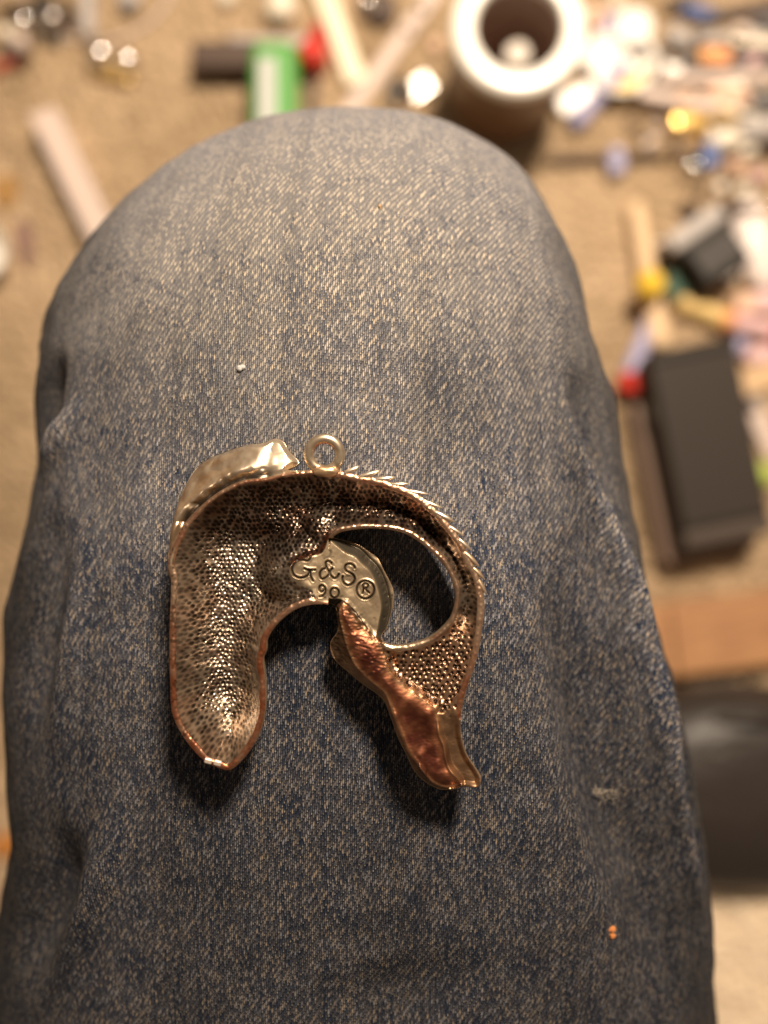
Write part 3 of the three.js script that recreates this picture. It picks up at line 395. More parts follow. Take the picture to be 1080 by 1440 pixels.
//</PENDANT>
//<CLUTTER>
// ---------------------------------------------------------------- the clutter on the carpet
{
  const std = (r, g, b, rough = 0.6, met = 0, extra = {}) => new THREE.MeshStandardMaterial({ color: rgb(r, g, b), roughness: rough, metalness: met, ...extra });
  const M = {
    cream: std(0.80, 0.66, 0.46, 0.5), white: std(0.88, 0.84, 0.78, 0.35), ivory: std(0.85, 0.76, 0.62, 0.4), pinkgrey: std(0.62, 0.50, 0.44, 0.55), grey: std(0.42, 0.38, 0.36, 0.5), dark: std(0.035, 0.028, 0.024, 0.45), umber: std(0.07, 0.04, 0.026, 0.6),
    slate: std(0.14, 0.13, 0.14, 0.5), steel: std(0.66, 0.62, 0.58, 0.22, 1), chrome: std(0.86, 0.82, 0.78, 0.10, 1), dull: std(0.40, 0.37, 0.35, 0.4, 0.8), gold: std(0.86, 0.58, 0.20, 0.28, 0.9), brass: std(0.70, 0.48, 0.2, 0.35, 0.8),
    green: std(0.09, 0.33, 0.06, 0.45), darkgreen: std(0.01, 0.07, 0.035, 0.5), red: std(0.62, 0.035, 0.02, 0.4), blue: std(0.10, 0.15, 0.36, 0.45), lavender: std(0.36, 0.34, 0.52, 0.5), yellow: std(0.85, 0.55, 0.05, 0.4), orange: std(0.80, 0.33, 0.12, 0.5),
    wood: std(0.62, 0.42, 0.24, 0.7), pine: std(0.66, 0.46, 0.24, 0.7), peach: std(0.78, 0.52, 0.38, 0.5), pink: std(0.74, 0.48, 0.48, 0.5), lime: std(0.45, 0.55, 0.10, 0.5), black: new THREE.MeshPhysicalMaterial({ color: rgb(0.016, 0.013, 0.011), roughness: 0.5, specularIntensity: 0.4 }),
  };
  const len = (px, h = 0) => px * K * (EYE - h);
  // a bar lying on the carpet between two places of the photograph
  const span = (X0, Y0, X1, Y1, h) => { const a = at(X0, Y0, h), b = at(X1, Y1, h); return { mid: [(a[0] + b[0]) / 2, h, (a[2] + b[2]) / 2], l: Math.hypot(b[0] - a[0], b[2] - a[2]), turn: Math.atan2(-(b[2] - a[2]), b[0] - a[0]) }; };
  const rbox = (l, h, w, r) => new RoundedBoxGeometry(l, h, w, 3, Math.min(r ?? 0.002, h * 0.48, w * 0.48));
  const cyl = (r0, r1, l, n = 24) => { const g = new THREE.CylinderGeometry(r0, r1, l, n); g.rotateZ(-Math.PI / 2); return g; };   // along x, r0 at +x
  const lathe = (pts, n = 48) => new THREE.LatheGeometry(pts.map((p) => new THREE.Vector2(p[0], p[1])), n);
  const one = (name, geo, mat, pos, turn, label, cat, group) => tag(part(numbered(name), geo, mat, scene, pos, [0, turn || 0, 0]), label, cat, group);
  // flat bar with chamfered edges and two drilled end marks
  function bar(name, X0, Y0, X1, Y1, wpx, th, mat, label, cat, lift = 0) {
    const s = span(X0, Y0, X1, Y1, th + lift), t = thing(name, [s.mid[0], lift, s.mid[2]], s.turn, label, cat), w = len(wpx, th);
    part('shaft', rbox(s.l, th, w, th * 0.25), mat, t, [0, th / 2, 0]);
    part('raised_edge', rbox(s.l * 0.985, th * 0.16, w * 0.16, 0.0005), mat, t, [0, th * 1.04, w * 0.36]);
    return t;
  }
  // round stick, slightly tapered, with a domed end
  function stick(name, X0, Y0, X1, Y1, r0px, r1px, mat, label, cat, endMat, lift = 0, group) {
    const R = len(Math.max(r0px, r1px)), s = span(X0, Y0, X1, Y1, R + lift), t = thing(name, [s.mid[0], lift, s.mid[2]], s.turn, label, cat, group), a = len(r0px), b = len(r1px);
    part('shaft', cyl(b, a, s.l), mat, t, [0, R, 0]);
    const c = new THREE.SphereGeometry(b, 20, 12); part('end_cap', c, endMat || mat, t, [s.l / 2, R, 0]);
    if (endMat) part('collar', cyl(b * 1.12, b * 1.12, s.l * 0.12), endMat, t, [s.l * 0.42, R, 0]);
    return t;
  }
  const blobGeo = (rx, ry, rz, seed, amt = 0.25, n = 28) => { const g = new THREE.SphereGeometry(1, n, n * 0.7 | 0), p = g.attributes.position; for (let k = 0; k < p.count; k++) { const f = 1 + amt * (fbm(p.getX(k) * 1.5 + 7, p.getZ(k) * 1.5 + p.getY(k) + 7, seed, 3) - 0.5) * 2; p.setXYZ(k, p.getX(k) * rx * f, p.getY(k) * ry * f, p.getZ(k) * rz * f); } g.computeVertexNormals(); return g; };
  const knob = (name, X, Y, rpx, mat, label, cat, group) => { const r = len(rpx), p = at(X, Y, r), t = thing(name, [p[0], 0, p[2]], 0, label, cat, group); part('dome', lathe([[0, r * 1.5], [r * 0.5, r * 1.42], [r * 0.86, r * 1.12], [r, r * 0.7], [r * 0.8, r * 0.3], [r * 0.85, 0], [0, 0]], 32), mat, t); return t; };

  // thick-rimmed stoneware jar
  {
    const h = 0.098, R = len(96, h), r = len(62, h), c = at(731, 36, h), t = thing('jar', [c[0], 0, c[2]], 0, 'round brown jar with a thick white rim standing open beyond the knee', 'jar');
    part('body', lathe([[R * 0.86, 0], [R * 0.9, 0.003], [R * 0.95, h * 0.3], [R * 0.97, h * 0.8], [R * 0.965, h * 0.89]], 72), std(0.16, 0.085, 0.045, 0.35), t);
    part('rim', lathe([[R * 0.965, h * 0.885], [R, h * 0.90], [R * 1.0, h * 0.955], [R * 0.97, h * 0.985], [R * 0.9, h], [r * 1.1, h], [r * 1.02, h * 0.985], [r, h * 0.95], [r * 1.005, h * 0.90]], 72), std(0.92, 0.88, 0.80, 0.25), t);
    part('inner_wall', lathe([[r * 1.005, h * 0.905], [r * 0.99, h * 0.5], [r * 0.97, 0.012], [r * 0.9, 0.006], [0, 0.006]], 64), std(0.34, 0.23, 0.18, 0.5), t);
    part('base_ring', lathe([[0, 0], [R * 0.86, 0], [R * 0.88, 0.004]], 48), M.umber, t);
    const g = new THREE.CylinderGeometry(0.0085, 0.0095, 0.05, 24, 6), q = g.attributes.position; for (let k = 0; k < q.count; k++) { const f = 1 + 0.15 * (vnoise(q.getX(k) * 400 + 9, q.getY(k) * 200 + 9, 3) - 0.5); q.setX(k, q.getX(k) * f); q.setZ(k, q.getZ(k) * f); } g.computeVertexNormals();
    const e = at(728, 74, 0.057); one('stopper', g, std(0.70, 0.64, 0.56, 0.6), [e[0], 0.032, e[2]], 0, 'small pale stub standing inside the brown jar', 'stopper');
  }
  // green-handled tool with a dark cross head
  {
    const s = span(384, 240, 384, 52, 0.03), t = thing('hand_tool', [s.mid[0], 0, s.mid[2]], s.turn, 'green handled hand tool with a dark cross head, tucked behind the knee', 'tool'), w = len(66);
    part('handle', rbox(s.l, 0.030, w, 0.011), M.green, t, [0, 0.016, 0]);
    part('grip_side', rbox(s.l * 0.72, 0.022, w * 0.24, 0.005), M.dark, t, [-s.l * 0.08, 0.014, -w * 0.44]);
    part('label_strip', rbox(s.l * 0.72, 0.0016, w * 0.34, 0.0007), std(0.55, 0.54, 0.53, 0.5), t, [-s.l * 0.02, 0.0318, -w * 0.12]);
    part('head', rbox(0.022, 0.020, len(92), 0.003), M.umber, t, [s.l * 0.42, 0.012, -len(68)]);
    part('head_plate', rbox(0.010, 0.010, len(110), 0.002), M.grey, t, [s.l * 0.56, 0.008, -len(10)]);
    part('red_knob', lathe([[0, 0.026], [0.008, 0.025], [0.0115, 0.019], [0.0115, 0.004], [0.009, 0], [0, 0]], 28), M.red, t, [s.l * 0.44, 0.001, len(52)]);
    part('red_tip', lathe([[0, 0.018], [0.006, 0.016], [0.008, 0.009], [0.006, 0], [0, 0]], 24), std(0.5, 0.04, 0.03, 0.5), t, [s.l * 0.62, 0.001, len(58)]);
    part('spring_arm', rbox(0.040, 0.006, 0.007, 0.002), M.umber, t, [s.l * 0.12, 0.005, len(50)]);
  }
  bar('paint_stirrer', 448, -30, 502, 116, 30, 0.008, std(0.90, 0.80, 0.60, 0.45), 'cream painted wooden strip pointing at the knee', 'strip');
  bar('metal_strip', 612, -14, 482, 168, 22, 0.004, M.pinkgrey, 'dull pinkish grey strip running up to the jar', 'strip');
  bar('metal_rail', 56, 152, 150, 348, 40, 0.022, M.pinkgrey, 'pinkish grey rail lying alone on the carpet left of the knee', 'rail');
  // chrome bits
  { const p = at(560, 128, 0.01), t = thing('chrome_fitting', [p[0], 0, p[2]], 0.6, 'bright chrome fitting just above the top of the knee', 'fitting'); part('dome', lathe([[0, 0.018], [0.008, 0.0165], [0.013, 0.011], [0.0145, 0.004], [0.0145, 0], [0, 0]], 36), M.chrome, t); part('flange', rbox(0.040, 0.004, 0.018, 0.002), M.steel, t, [0.010, 0.002, 0.004]); }
  { const p = at(150, 82, 0.008); const t = thing('ball_pair', [p[0], 0, p[2]], -0.2, 'pair of shiny steel knobs joined by a dark saddle, upper left', 'knob'); for (const [x, r] of [[-0.004, 0.0105], [0.018, 0.0095]]) part('ball', new THREE.SphereGeometry(r, 28, 20), M.chrome, t, [x, r, 0]); part('saddle', rbox(0.034, 0.007, 0.016, 0.003), M.brass, t, [0.006, 0.0035, 0.008]); }
  knob('button', 180, -4, 17, M.grey, 'dull grey knob at the top edge left of the green tool', 'knob');
  knob('button', 394, 6, 22, M.ivory, 'large pale knob above the green tool', 'knob');
  knob('button', 318, -6, 13, M.ivory, 'small pale knob at the top edge above the dark tool head', 'knob');
  knob('button', 516, 2, 17, M.steel, 'steel knob beside the cream strip at the top edge', 'knob');
  { const p = at(536, 8, 0.01); one('dark_cap', lathe([[0, 0.012], [0.010, 0.012], [0.012, 0.010], [0.0125, 0], [0, 0]], 28), M.umber, [p[0], 0, p[2]], 0, 'dark brown cap at the top edge between cream and grey strips', 'cap'); }
  { const c = at(95, -60, 0.002); one('wire_hoop', new THREE.TorusGeometry(len(118), 0.0016, 10, 90).rotateX(Math.PI / 2), M.pinkgrey, [c[0] + len(40), 0.002, c[2]], 0, 'thin wire hoop lying flat near the upper left corner', 'hoop'); }
  // heap of dark metal oddments in the upper left corner
  {
    const list = [[20, 18, 44, 0.4, 'umber', 'dark brown bracket deepest in the upper left corner'], [62, 34, 40, -0.5, 'dull', 'dull metal bracket in the middle of the upper left heap'], [88, 16, 34, 1.1, 'umber', 'dark bracket on the right edge of the upper left heap'], [18, 62, 36, 0.2, 'grey', 'grey bracket on the left edge of the upper left heap'], [58, 4, 36, 0.9, 'dark', 'black bracket at the top of the upper left heap'], [4, 40, 30, -0.9, 'brass', 'brassy bracket half out of frame at upper left']];
    list.forEach(([X, Y, w, a, m, label], k) => { const h = 0.012 + 0.004 * (k % 3), p = at(X, Y, h), t = thing('bracket', [p[0], 0, p[2]], a, label, 'bracket'); const l = len(w); part('base_leaf', rbox(l, 0.003, l * 0.45, 0.001), M[m], t, [0, 0.0016 + 0.0005 * k, 0]); part('upright_leaf', rbox(l, h, 0.003, 0.001), M[m], t, [0, h / 2 + 0.002, -l * 0.2]); part('rivet', new THREE.SphereGeometry(l * 0.09, 16, 12), M.steel, t, [l * 0.2, 0.004, l * 0.05]); });
    const bulbs = [[34, 30, 13, 'chrome', 'chrome ball on top of the upper left heap'], [28, 60, 12, 'pinkgrey', 'pale pinkish ball at the lower end of the upper left heap'], [74, 26, 12, 'steel', 'steel ball at the right of the upper left heap'], [8, 46, 10, 'ivory', 'ivory ball at the left frame edge in the corner heap']];
    for (const [X, Y, r, m, label] of bulbs) { const R = len(r), p = at(X, Y, 0.02), t = thing('drawer_pull', [p[0], 0, p[2]], 0, label, 'ball'); part('ball', new THREE.SphereGeometry(R, 28, 20), M[m], t, [0, 0.02, 0]); part('stem', new THREE.CylinderGeometry(R * 0.35, R * 0.5, 0.02, 18), M.dull, t, [0, 0.0098, 0]); }
    stick('tube', 122, -20, 124, 44, 11, 11, M.grey, 'short upright looking grey tube right of the corner heap', 'tube');
    stick('red_peg', -8, 98, 28, 84, 7, 6, std(0.42, 0.09, 0.05, 0.5), 'rusty red peg below the upper left heap', 'peg');
  }
  // left edge
  { const p = at(0, 356, 0.012), t = thing('white_dish', [p[0], 0, p[2]], 0, 'bright white dish cut off by the left frame edge', 'dish'); part('bowl', lathe([[0, 0.002], [0.014, 0.002], [0.020, 0.010], [0.0235, 0.020], [0.022, 0.021], [0.018, 0.011], [0.012, 0.005], [0, 0.005]], 40), M.white, t, [-0.014, 0, 0]); part('foot', lathe([[0, 0], [0.013, 0], [0.013, 0.0025], [0, 0.0025]], 32), M.white, t, [-0.014, 0, 0]); }
  stain(35, 340, 13, 36, 0.25, rgb(0.24, 0.15, 0.12), 'dark brownish stain in the carpet at the left');
  stain(8, 268, 16, 26, 0.2, rgb(0.36, 0.20, 0.07), 'rusty stain in the carpet at the left frame edge');
  { const p = at(4, 1192, 0.01), t = thing('leather_scrap', [p[0], 0, p[2]], 0.4, 'small rusty orange scrap at the lower left frame edge', 'scrap'); part('sheet', rbox(0.022, 0.003, 0.016, 0.001), std(0.5, 0.20, 0.04, 0.7), t, [0, 0.0016, 0]); part('folded_flap', rbox(0.012, 0.003, 0.015, 0.001), std(0.5, 0.20, 0.04, 0.7), t, [-0.004, 0.0052, 0.001], [0, 0.15, 0.08]); }
  // white scoop right of the jar
  {
    const s = span(792, 146, 905, 84, 0.012), t = thing('scoop', [s.mid[0], 0, s.mid[2]], s.turn, 'white plastic scoop right of the jar, handle towards the knee', 'scoop');
    part('handle', rbox(s.l * 0.62, 0.006, len(30), 0.0028), M.white, t, [-s.l * 0.24, 0.008, 0], [0, 0, 0.06]);
    const b = lathe([[0, 0.001], [0.014, 0.002], [0.022, 0.008], [0.0255, 0.016], [0.0265, 0.018], [0.024, 0.0175], [0.020, 0.010], [0.013, 0.005], [0, 0.004]], 40); b.scale(1.05, 1, 0.95); part('bowl', b, M.white, t, [s.l * 0.26, 0, -0.004]);
    part('spout', rbox(0.032, 0.010, 0.030, 0.004), M.white, t, [s.l * 0.12, 0.009, -0.020], [0, 0.5, 0]);
  }
  { const p = at(896, 32, 0.02), t = thing('bottle_cap', [p[0], 0, p[2]], 0, 'bright white screw cap above the scoop', 'cap'); part('skirt', lathe([[0, 0.018], [0.0125, 0.018], [0.0145, 0.0165], [0.015, 0.014], [0.0152, 0], [0.013, 0], [0.013, 0.015], [0, 0.015]], 40), M.white, t); part('sealing_ring', new THREE.TorusGeometry(0.0150, 0.0008, 8, 40).rotateX(Math.PI / 2), M.ivory, t, [0, 0.003, 0]); }
  stick('marker', 876, 92, 812, 172, 12, 11, M.lavender, 'lavender marker lying under the white scoop', 'marker', M.lavender);
  { const s = span(862, 126, 912, 114, 0.008), t = thing('yellow_clip', [s.mid[0], 0, s.mid[2]], s.turn, 'small yellow clip under the white scoop', 'clip'); part('body', rbox(s.l, 0.008, 0.012, 0.003), M.yellow, t, [0, 0.004, 0]); part('lever', rbox(s.l * 0.6, 0.004, 0.008, 0.0015), M.yellow, t, [s.l * 0.1, 0.0098, 0], [0, 0, 0.12]); }
  knob('salmon_cap', 836, 22, 17, M.peach, 'salmon pink cap right of the jar', 'cap');
  knob('pale_cap', 866, 6, 12, M.ivory, 'pale cap at the top edge next to the salmon cap', 'cap');
  bar('lilac_card', 846, 40, 884, 30, 44, 0.002, M.lavender, 'lilac card behind the salmon cap', 'card');
  // bundle of strips at the upper right
  {
    const strips = [[930, 62, 1100, 40, 14, 'grey', 'grey steel ruler uppermost in the right hand bundle'], [950, 88, 1110, 78, 12, 'slate', 'dark slat second from the top of the right hand bundle'], [925, 108, 1110, 106, 15, 'pinkgrey', 'pinkish slat in the middle of the right hand bundle'], [1000, 126, 1110, 142, 14, 'slate', 'dark slate slat under the orange tag'], [960, 134, 1110, 172, 14, 'ivory', 'ivory slat across the lower part of the right hand bundle'], [900, 128, 1010, 150, 18, 'pinkgrey', 'broad pale slat at the left end of the right hand bundle'], [1010, 20, 1110, 2, 20, 'umber', 'dark brown slat in the upper right corner'], [1030, 54, 1110, 60, 14, 'ivory', 'short ivory slat near the right frame edge']];
    strips.forEach(([a, b, c, d, w, m, label], k) => bar('slat', a, b, c, d, w, 0.005, m === 'slate' ? M.slate : M[m], label, 'slat', 0.0062 * (k % 3)));
    stick('blue_pen', 960, 14, 1004, 22, 9, 9, M.blue, 'blue pen stub in front of the corner slat', 'pen', M.slate);
    const p = at(1008, 76, 0.022), t = thing('orange_tag', [p[0], 0.018, p[2]], -0.1, 'orange tag lying on the right hand bundle of slats', 'tag'); part('plate', rbox(len(42), 0.0025, len(22), 0.001), M.orange, t, [0, 0.0013, 0]); part('eyelet', new THREE.TorusGeometry(0.003, 0.0008, 8, 24).rotateX(Math.PI / 2), M.brass, t, [-len(16), 0.0026, 0]);
    stick('round_tin', 940, 44, 962, 60, 13, 13, M.grey, 'grey roll left of the bundle of slats', 'roll');
  }
  { const s = span(944, 172, 1000, 160, 0.01), t = thing('gold_clasp', [s.mid[0], 0, s.mid[2]], s.turn, 'shiny gold clasp right of the lavender marker', 'clasp'); part('body', rbox(s.l, 0.011, 0.017, 0.005), M.gold, t, [0, 0.0055, 0]); part('hinge', cyl(0.003, 0.003, 0.016), M.brass, t, [s.l * 0.46, 0.006, 0], [0, Math.PI / 2, 0]); }
  one('peach_shell', blobGeo(0.021, 0.009, 0.011, 41), M.peach, (() => { const p = at(1020, 132, 0.008); return [p[0], 0.008, p[2]]; })(), -0.4, 'peach coloured shell shaped lump above the gold clasp', 'lump');
  one('pebble', blobGeo(0.017, 0.009, 0.011, 42), M.grey, (() => { const p = at(1066, 182, 0.009); return [p[0], 0.009, p[2]]; })(), 0.2, 'grey pebble at the right edge below the slats', 'pebble');
  one('pebble', blobGeo(0.015, 0.008, 0.009, 43), M.ivory, (() => { const p = at(1020, 196, 0.008); return [p[0], 0.008, p[2]]; })(), 0.1, 'ivory pebble above the dark rod', 'pebble');
  // more oddments between the slats and the right edge
  [[900, 70, 930, 88, 10, 'slate', 'short slate peg between the bottle cap and the bundle of slats'], [934, 6, 972, 0, 9, 'chrome', 'chrome pin at the top edge right of the bottle cap'], [1012, 96, 1052, 110, 8, 'dark', 'black pin across the slats below the orange tag'], [1040, 152, 1096, 160, 8, 'dark', 'black pin at the right edge above the grey pebble'], [916, 148, 948, 140, 8, 'pinkgrey', 'pale pin left above the gold clasp'], [1060, 26, 1100, 34, 8, 'slate', 'slate pin near the upper right corner'], [1044, 196, 1092, 192, 7, 'slate', 'slate pin at the right edge just above the dark rod'], [984, 152, 1030, 166, 8, 'brass', 'brass pin right of the gold clasp'], [880, 168, 908, 196, 3, 'umber', 'thin dark wire lying right of the lavender marker'], [1010, 290, 1060, 300, 9, 'umber', 'brown pin above the black box'], [958, 286, 980, 300, 7, 'umber', 'short brown pin left above the black box'], [1052, 388, 1096, 396, 8, 'gold', 'gold pin at the right edge under the sachet']].forEach(([a, b, c, d, w, m, label]) => stick('pin', a, b, c, d, w, w * 0.9, M[m], label, 'pin', null, 0.004));
  [[918, 112, 9, 'chrome', 'small chrome stud left of the bundle of slats'], [972, 118, 8, 'white', 'small white stud on the bundle of slats'], [1050, 92, 8, 'chrome', 'small chrome stud right of the orange tag'], [1070, 130, 8, 'white', 'white stud at the right edge among the slats'], [1000, 182, 9, 'steel', 'steel stud right under the gold clasp'], [938, 224, 7, 'brass', 'brass stud against the dark rod'], [1014, 262, 8, 'white', 'white stud between the beads above the black box'], [1068, 288, 9, 'chrome', 'chrome stud at the right edge above the sachet'], [590, 12, 8, 'chrome', 'chrome stud at the top edge left of the jar'], [612, 62, 10, 'peach', 'peach stud close to the left of the jar'], [572, 44, 6, 'umber', 'dark stud between grey strip and jar']].forEach(([X, Y, r, m, label]) => knob('stud', X, Y, r, M[m], label, 'stud'));
  [[906, 92, 26, 0.5, 'ivory', 'ivory chip left of the dark slats under the bottle cap'], [946, 96, 22, -0.3, 'white', 'white chip at the left end of the slat bundle'], [962, 138, 26, 0.2, 'peach', 'peach chip above the gold clasp'], [1036, 114, 24, -0.2, 'ivory', 'ivory chip below the orange tag'], [1060, 84, 22, 0.4, 'pink', 'pink chip among the slats near the right edge'], [986, 46, 20, 0.1, 'slate', 'slate chip above the orange tag'], [1046, 40, 22, -0.4, 'pinkgrey', 'greyish pink chip near the upper right corner'], [914, 200, 20, 0.6, 'pinkgrey', 'greyish chip right of the lavender marker'], [1052, 212, 20, 0.2, 'ivory', 'ivory chip touching the dark rod near its right end'], [976, 316, 22, 0.5, 'umber', 'dark brown chip at the left shoulder of the black box'], [1010, 506, 18, 0.3, 'ivory', 'ivory chip beside the top of the dark slab'], [1062, 560, 20, 0.2, 'slate', 'slate chip over the tan offcut']].forEach(([X, Y, w, a, m, label], k) => { const p = at(X, Y, 0.016), t = thing('chip', [p[0], 0, p[2]], a, label, 'chip'), l = len(w); part('plate', rbox(l, 0.004, l * 0.55, 0.0015), M[m], t, [0, 0.0145 + 0.001 * (k % 3), 0], [0.1, 0, 0.15]); part('foot', rbox(l * 0.3, 0.014, l * 0.3, 0.002), M[m], t, [0, 0.007, 0]); });
  // beads and nuts around the dark rod
  for (const [X, Y, r, m, label] of [[924, 178, 9, 'pinkgrey', 'small pinkish bead left of the gold clasp'], [982, 200, 10, 'brass', 'brass bead right under the gold clasp'], [950, 196, 8, 'umber', 'dark bead under the gold clasp'], [972, 238, 13, 'chrome', 'chrome bead just below the dark rod'], [1034, 236, 14, 'peach', 'large peach bead below the dark rod'], [1044, 268, 13, 'ivory', 'ivory bead above the black box'], [1066, 248, 12, 'pink', 'pink bead near the right frame edge'], [988, 268, 8, 'umber', 'dark brown bead between chrome and ivory beads'], [928, 350, 13, 'steel', 'steel bead at the lower left corner of the black box']]) {
    const R = len(r), p = at(X, Y, R), t = thing('bead', [p[0], 0, p[2]], (X % 7) * 0.3, label, 'bead'); part('body', lathe([[R * 0.22, R * 0.06], [R * 0.7, R * 0.2], [R, R], [R * 0.7, R * 1.8], [R * 0.22, R * 1.94], [R * 0.22, R * 0.06]], 28), M[m], t);
  }
  stick('rod', 772, 226, 1110, 212, 6.5, 6.5, M.umber, 'thin dark brown rod lying across the carpet right of the knee', 'rod');
  for (const [X, Y, label] of [[868, 224, 'pale blue clip on the left half of the dark rod'], [1000, 216, 'deep blue clip on the right half of the dark rod']]) { const p = at(X, Y, 0.012), t = thing('clip', [p[0], 0, p[2]], 0.1, label, 'clip'); part('jaw', rbox(0.014, 0.012, 0.019, 0.003), X < 900 ? M.lavender : M.blue, t, [0, 0.0062, 0.001]); part('tab', rbox(0.010, 0.003, 0.007, 0.001), X < 900 ? M.lavender : M.blue, t, [0, 0.0132, -0.006]); }
  // black box with a grey ledge
  {
    const p = at(1000, 352, 0.03), t = thing('black_box', [p[0], 0, p[2]], 0.60, 'small black box with a grey ledge, turned askew at the right', 'box'), w = len(84, 0.03), d = len(76, 0.03);
    part('body', rbox(w, 0.034, d, 0.006), M.black, t, [0, 0.0172, 0.004]); part('ledge', rbox(w * 1.06, 0.010, len(26, 0.03), 0.003), M.grey, t, [-0.001, 0.030, -d * 0.5]); part('latch', rbox(0.012, 0.010, 0.004, 0.0012), M.dull, t, [0.004, 0.024, d * 0.5 + 0.005]); part('lid', rbox(w * 0.82, 0.004, d * 0.6, 0.0018), std(0.03, 0.024, 0.02, 0.55), t, [0, 0.0358, 0.006]);
  }
  stick('dowel', 893, 288, 926, 478, 11, 16, std(0.80, 0.58, 0.36, 0.6), 'pale wooden dowel standing out from the clutter right of the knee', 'dowel');
  one('yellow_bead', lathe([[0, 0.020], [0.008, 0.018], [0.012, 0.011], [0.010, 0.003], [0, 0]], 28), M.yellow, (() => { const p = at(918, 398, 0.035); return [p[0], 0.019, p[2]]; })(), 0, 'bright yellow bead resting on the wooden dowel', 'bead');
  { const p = at(948, 402, 0.006), t = thing('green_spool', [p[0], 0, p[2]], 0.3, 'dark green spool between the dowel and the black box', 'spool'); for (const y of [0.0012, 0.0128]) part('flange', new THREE.CylinderGeometry(0.011, 0.011, 0.0022, 28), M.darkgreen, t, [0, y, 0]); part('thread', new THREE.CylinderGeometry(0.0085, 0.0085, 0.010, 28), std(0.02, 0.10, 0.05, 0.8), t, [0, 0.007, 0]); }
  // glue tube with red cap
  { const s = span(912, 446, 884, 552, 0.01), t = thing('glue_tube', [s.mid[0], 0, s.mid[2]], s.turn, 'blue grey tapering tube with a red cap beside the jeans', 'tube'); const g = new THREE.CylinderGeometry(0.0105, 0.003, s.l * 0.76, 24, 4); g.rotateZ(-Math.PI / 2); g.scale(1, 0.8, 1); part('tube_body', g, M.lavender, t, [-s.l * 0.10, 0.010, 0]); part('cap', cyl(0.0100, 0.0115, s.l * 0.22), M.red, t, [s.l * 0.39, 0.0118, 0]); part('crimp', rbox(0.006, 0.002, 0.008, 0.0008), M.lavender, t, [-s.l * 0.48, 0.010, 0]); }
  // crayons at the right of the black box
  stick('crayon', 952, 424, 1024, 452, 12, 13, std(0.78, 0.55, 0.22, 0.5), 'yellowish crayon pointing right above the dark slab', 'crayon', M.orange);
  stick('crayon', 1030, 452, 1094, 468, 12, 13, M.pink, 'pink crayon at the right edge above the dark slab', 'crayon', M.red);
  { const p = at(1066, 424, 0.014), t = thing('pink_eraser', [p[0], 0, p[2]], 0.05, 'pale pink block at the right edge under the black box', 'block'); part('body', rbox(len(58), 0.014, len(26), 0.003), M.peach, t, [0, 0.007, 0]); part('sleeve', rbox(len(30), 0.0152, len(27.5), 0.002), M.pink, t, [len(12), 0.0074, 0]); }
  { const p = at(1074, 340, 0.02), t = thing('white_sachet', [p[0], 0, p[2]], 0.25, 'crumpled whitish sachet right of the black box', 'sachet'); part('pouch', blobGeo(0.017, 0.009, 0.034, 51, 0.3), std(0.82, 0.72, 0.68, 0.35), t, [0, 0.0085, 0]); part('seal', rbox(0.026, 0.0015, 0.007, 0.0006), std(0.82, 0.72, 0.68, 0.35), t, [0, 0.007, -0.036]); }
  stick('felt_pen', 1020, 498, 1040, 486, 12, 12, M.lavender, 'periwinkle pen stub right of the top of the dark slab', 'pen');
  one('pink_scrap', blobGeo(0.014, 0.006, 0.009, 53), M.pink, (() => { const p = at(1070, 500, 0.006); return [p[0], 0.006, p[2]]; })(), 0.1, 'pink scrap at the right edge near the periwinkle pen stub', 'scrap');
  bar('wood_offcut', 1030, 546, 1100, 520, 40, 0.008, M.wood, 'tan wood offcut at the right edge beside the dark slab', 'offcut');
  bar('grey_card', 1056, 566, 1092, 640, 26, 0.003, M.pinkgrey, 'greyish card leaning past the right side of the dark slab', 'card');
  knob('lime_cap', 1072, 668, 20, M.lime, 'lime green cap at the right edge beside the dark slab', 'cap');
  // dark slab on a brown case
  {
    const a = -0.0 + 0.20, p = at(1000, 620, 0.05);
    const c = at(944, 660, 0.016), cs = thing('brown_case', [c[0] + 0.012, 0, c[2]], a, 'flat brown case underneath the dark slab', 'case'); part('body', rbox(len(140, 0.016), 0.018, len(236, 0.016), 0.006), std(0.13, 0.08, 0.055, 0.5), cs, [0.004, 0.009, 0.006]); part('lid_edge', rbox(len(134, 0.02), 0.004, len(228, 0.02), 0.0018), std(0.20, 0.13, 0.095, 0.5), cs, [0.004, 0.0195, 0.006]);
    const t = thing('dark_slab', [p[0], 0.0216, p[2]], a, 'dark grey rectangular slab with bevelled end lying at the right', 'slab'), w = len(132, 0.05), l = len(278, 0.05), matt = (v) => new THREE.MeshPhysicalMaterial({ color: rgb(v, v * 0.78, v * 0.65), roughness: 0.5, specularIntensity: 0.35 }), m = matt(0.030);
    part('body', rbox(w, 0.026, l, 0.006), m, t, [0, 0.013, 0]); part('side_button', rbox(0.003, 0.006, 0.014, 0.0012), std(0.10, 0.09, 0.08, 0.4), t, [-w * 0.5, 0.015, -l * 0.2]); part('top_panel', rbox(w * 0.93, 0.003, l * 0.84, 0.0014), matt(0.040), t, [0, 0.0268, -l * 0.015]); part('end_bevel', rbox(w * 0.96, 0.009, 0.0125, 0.003), matt(0.085), t, [0, 0.0225, l * 0.472]); part('hinge_strip', rbox(w * 0.95, 0.0045, 0.010, 0.0018), m, t, [0, 0.0270, -l * 0.468]);
  }
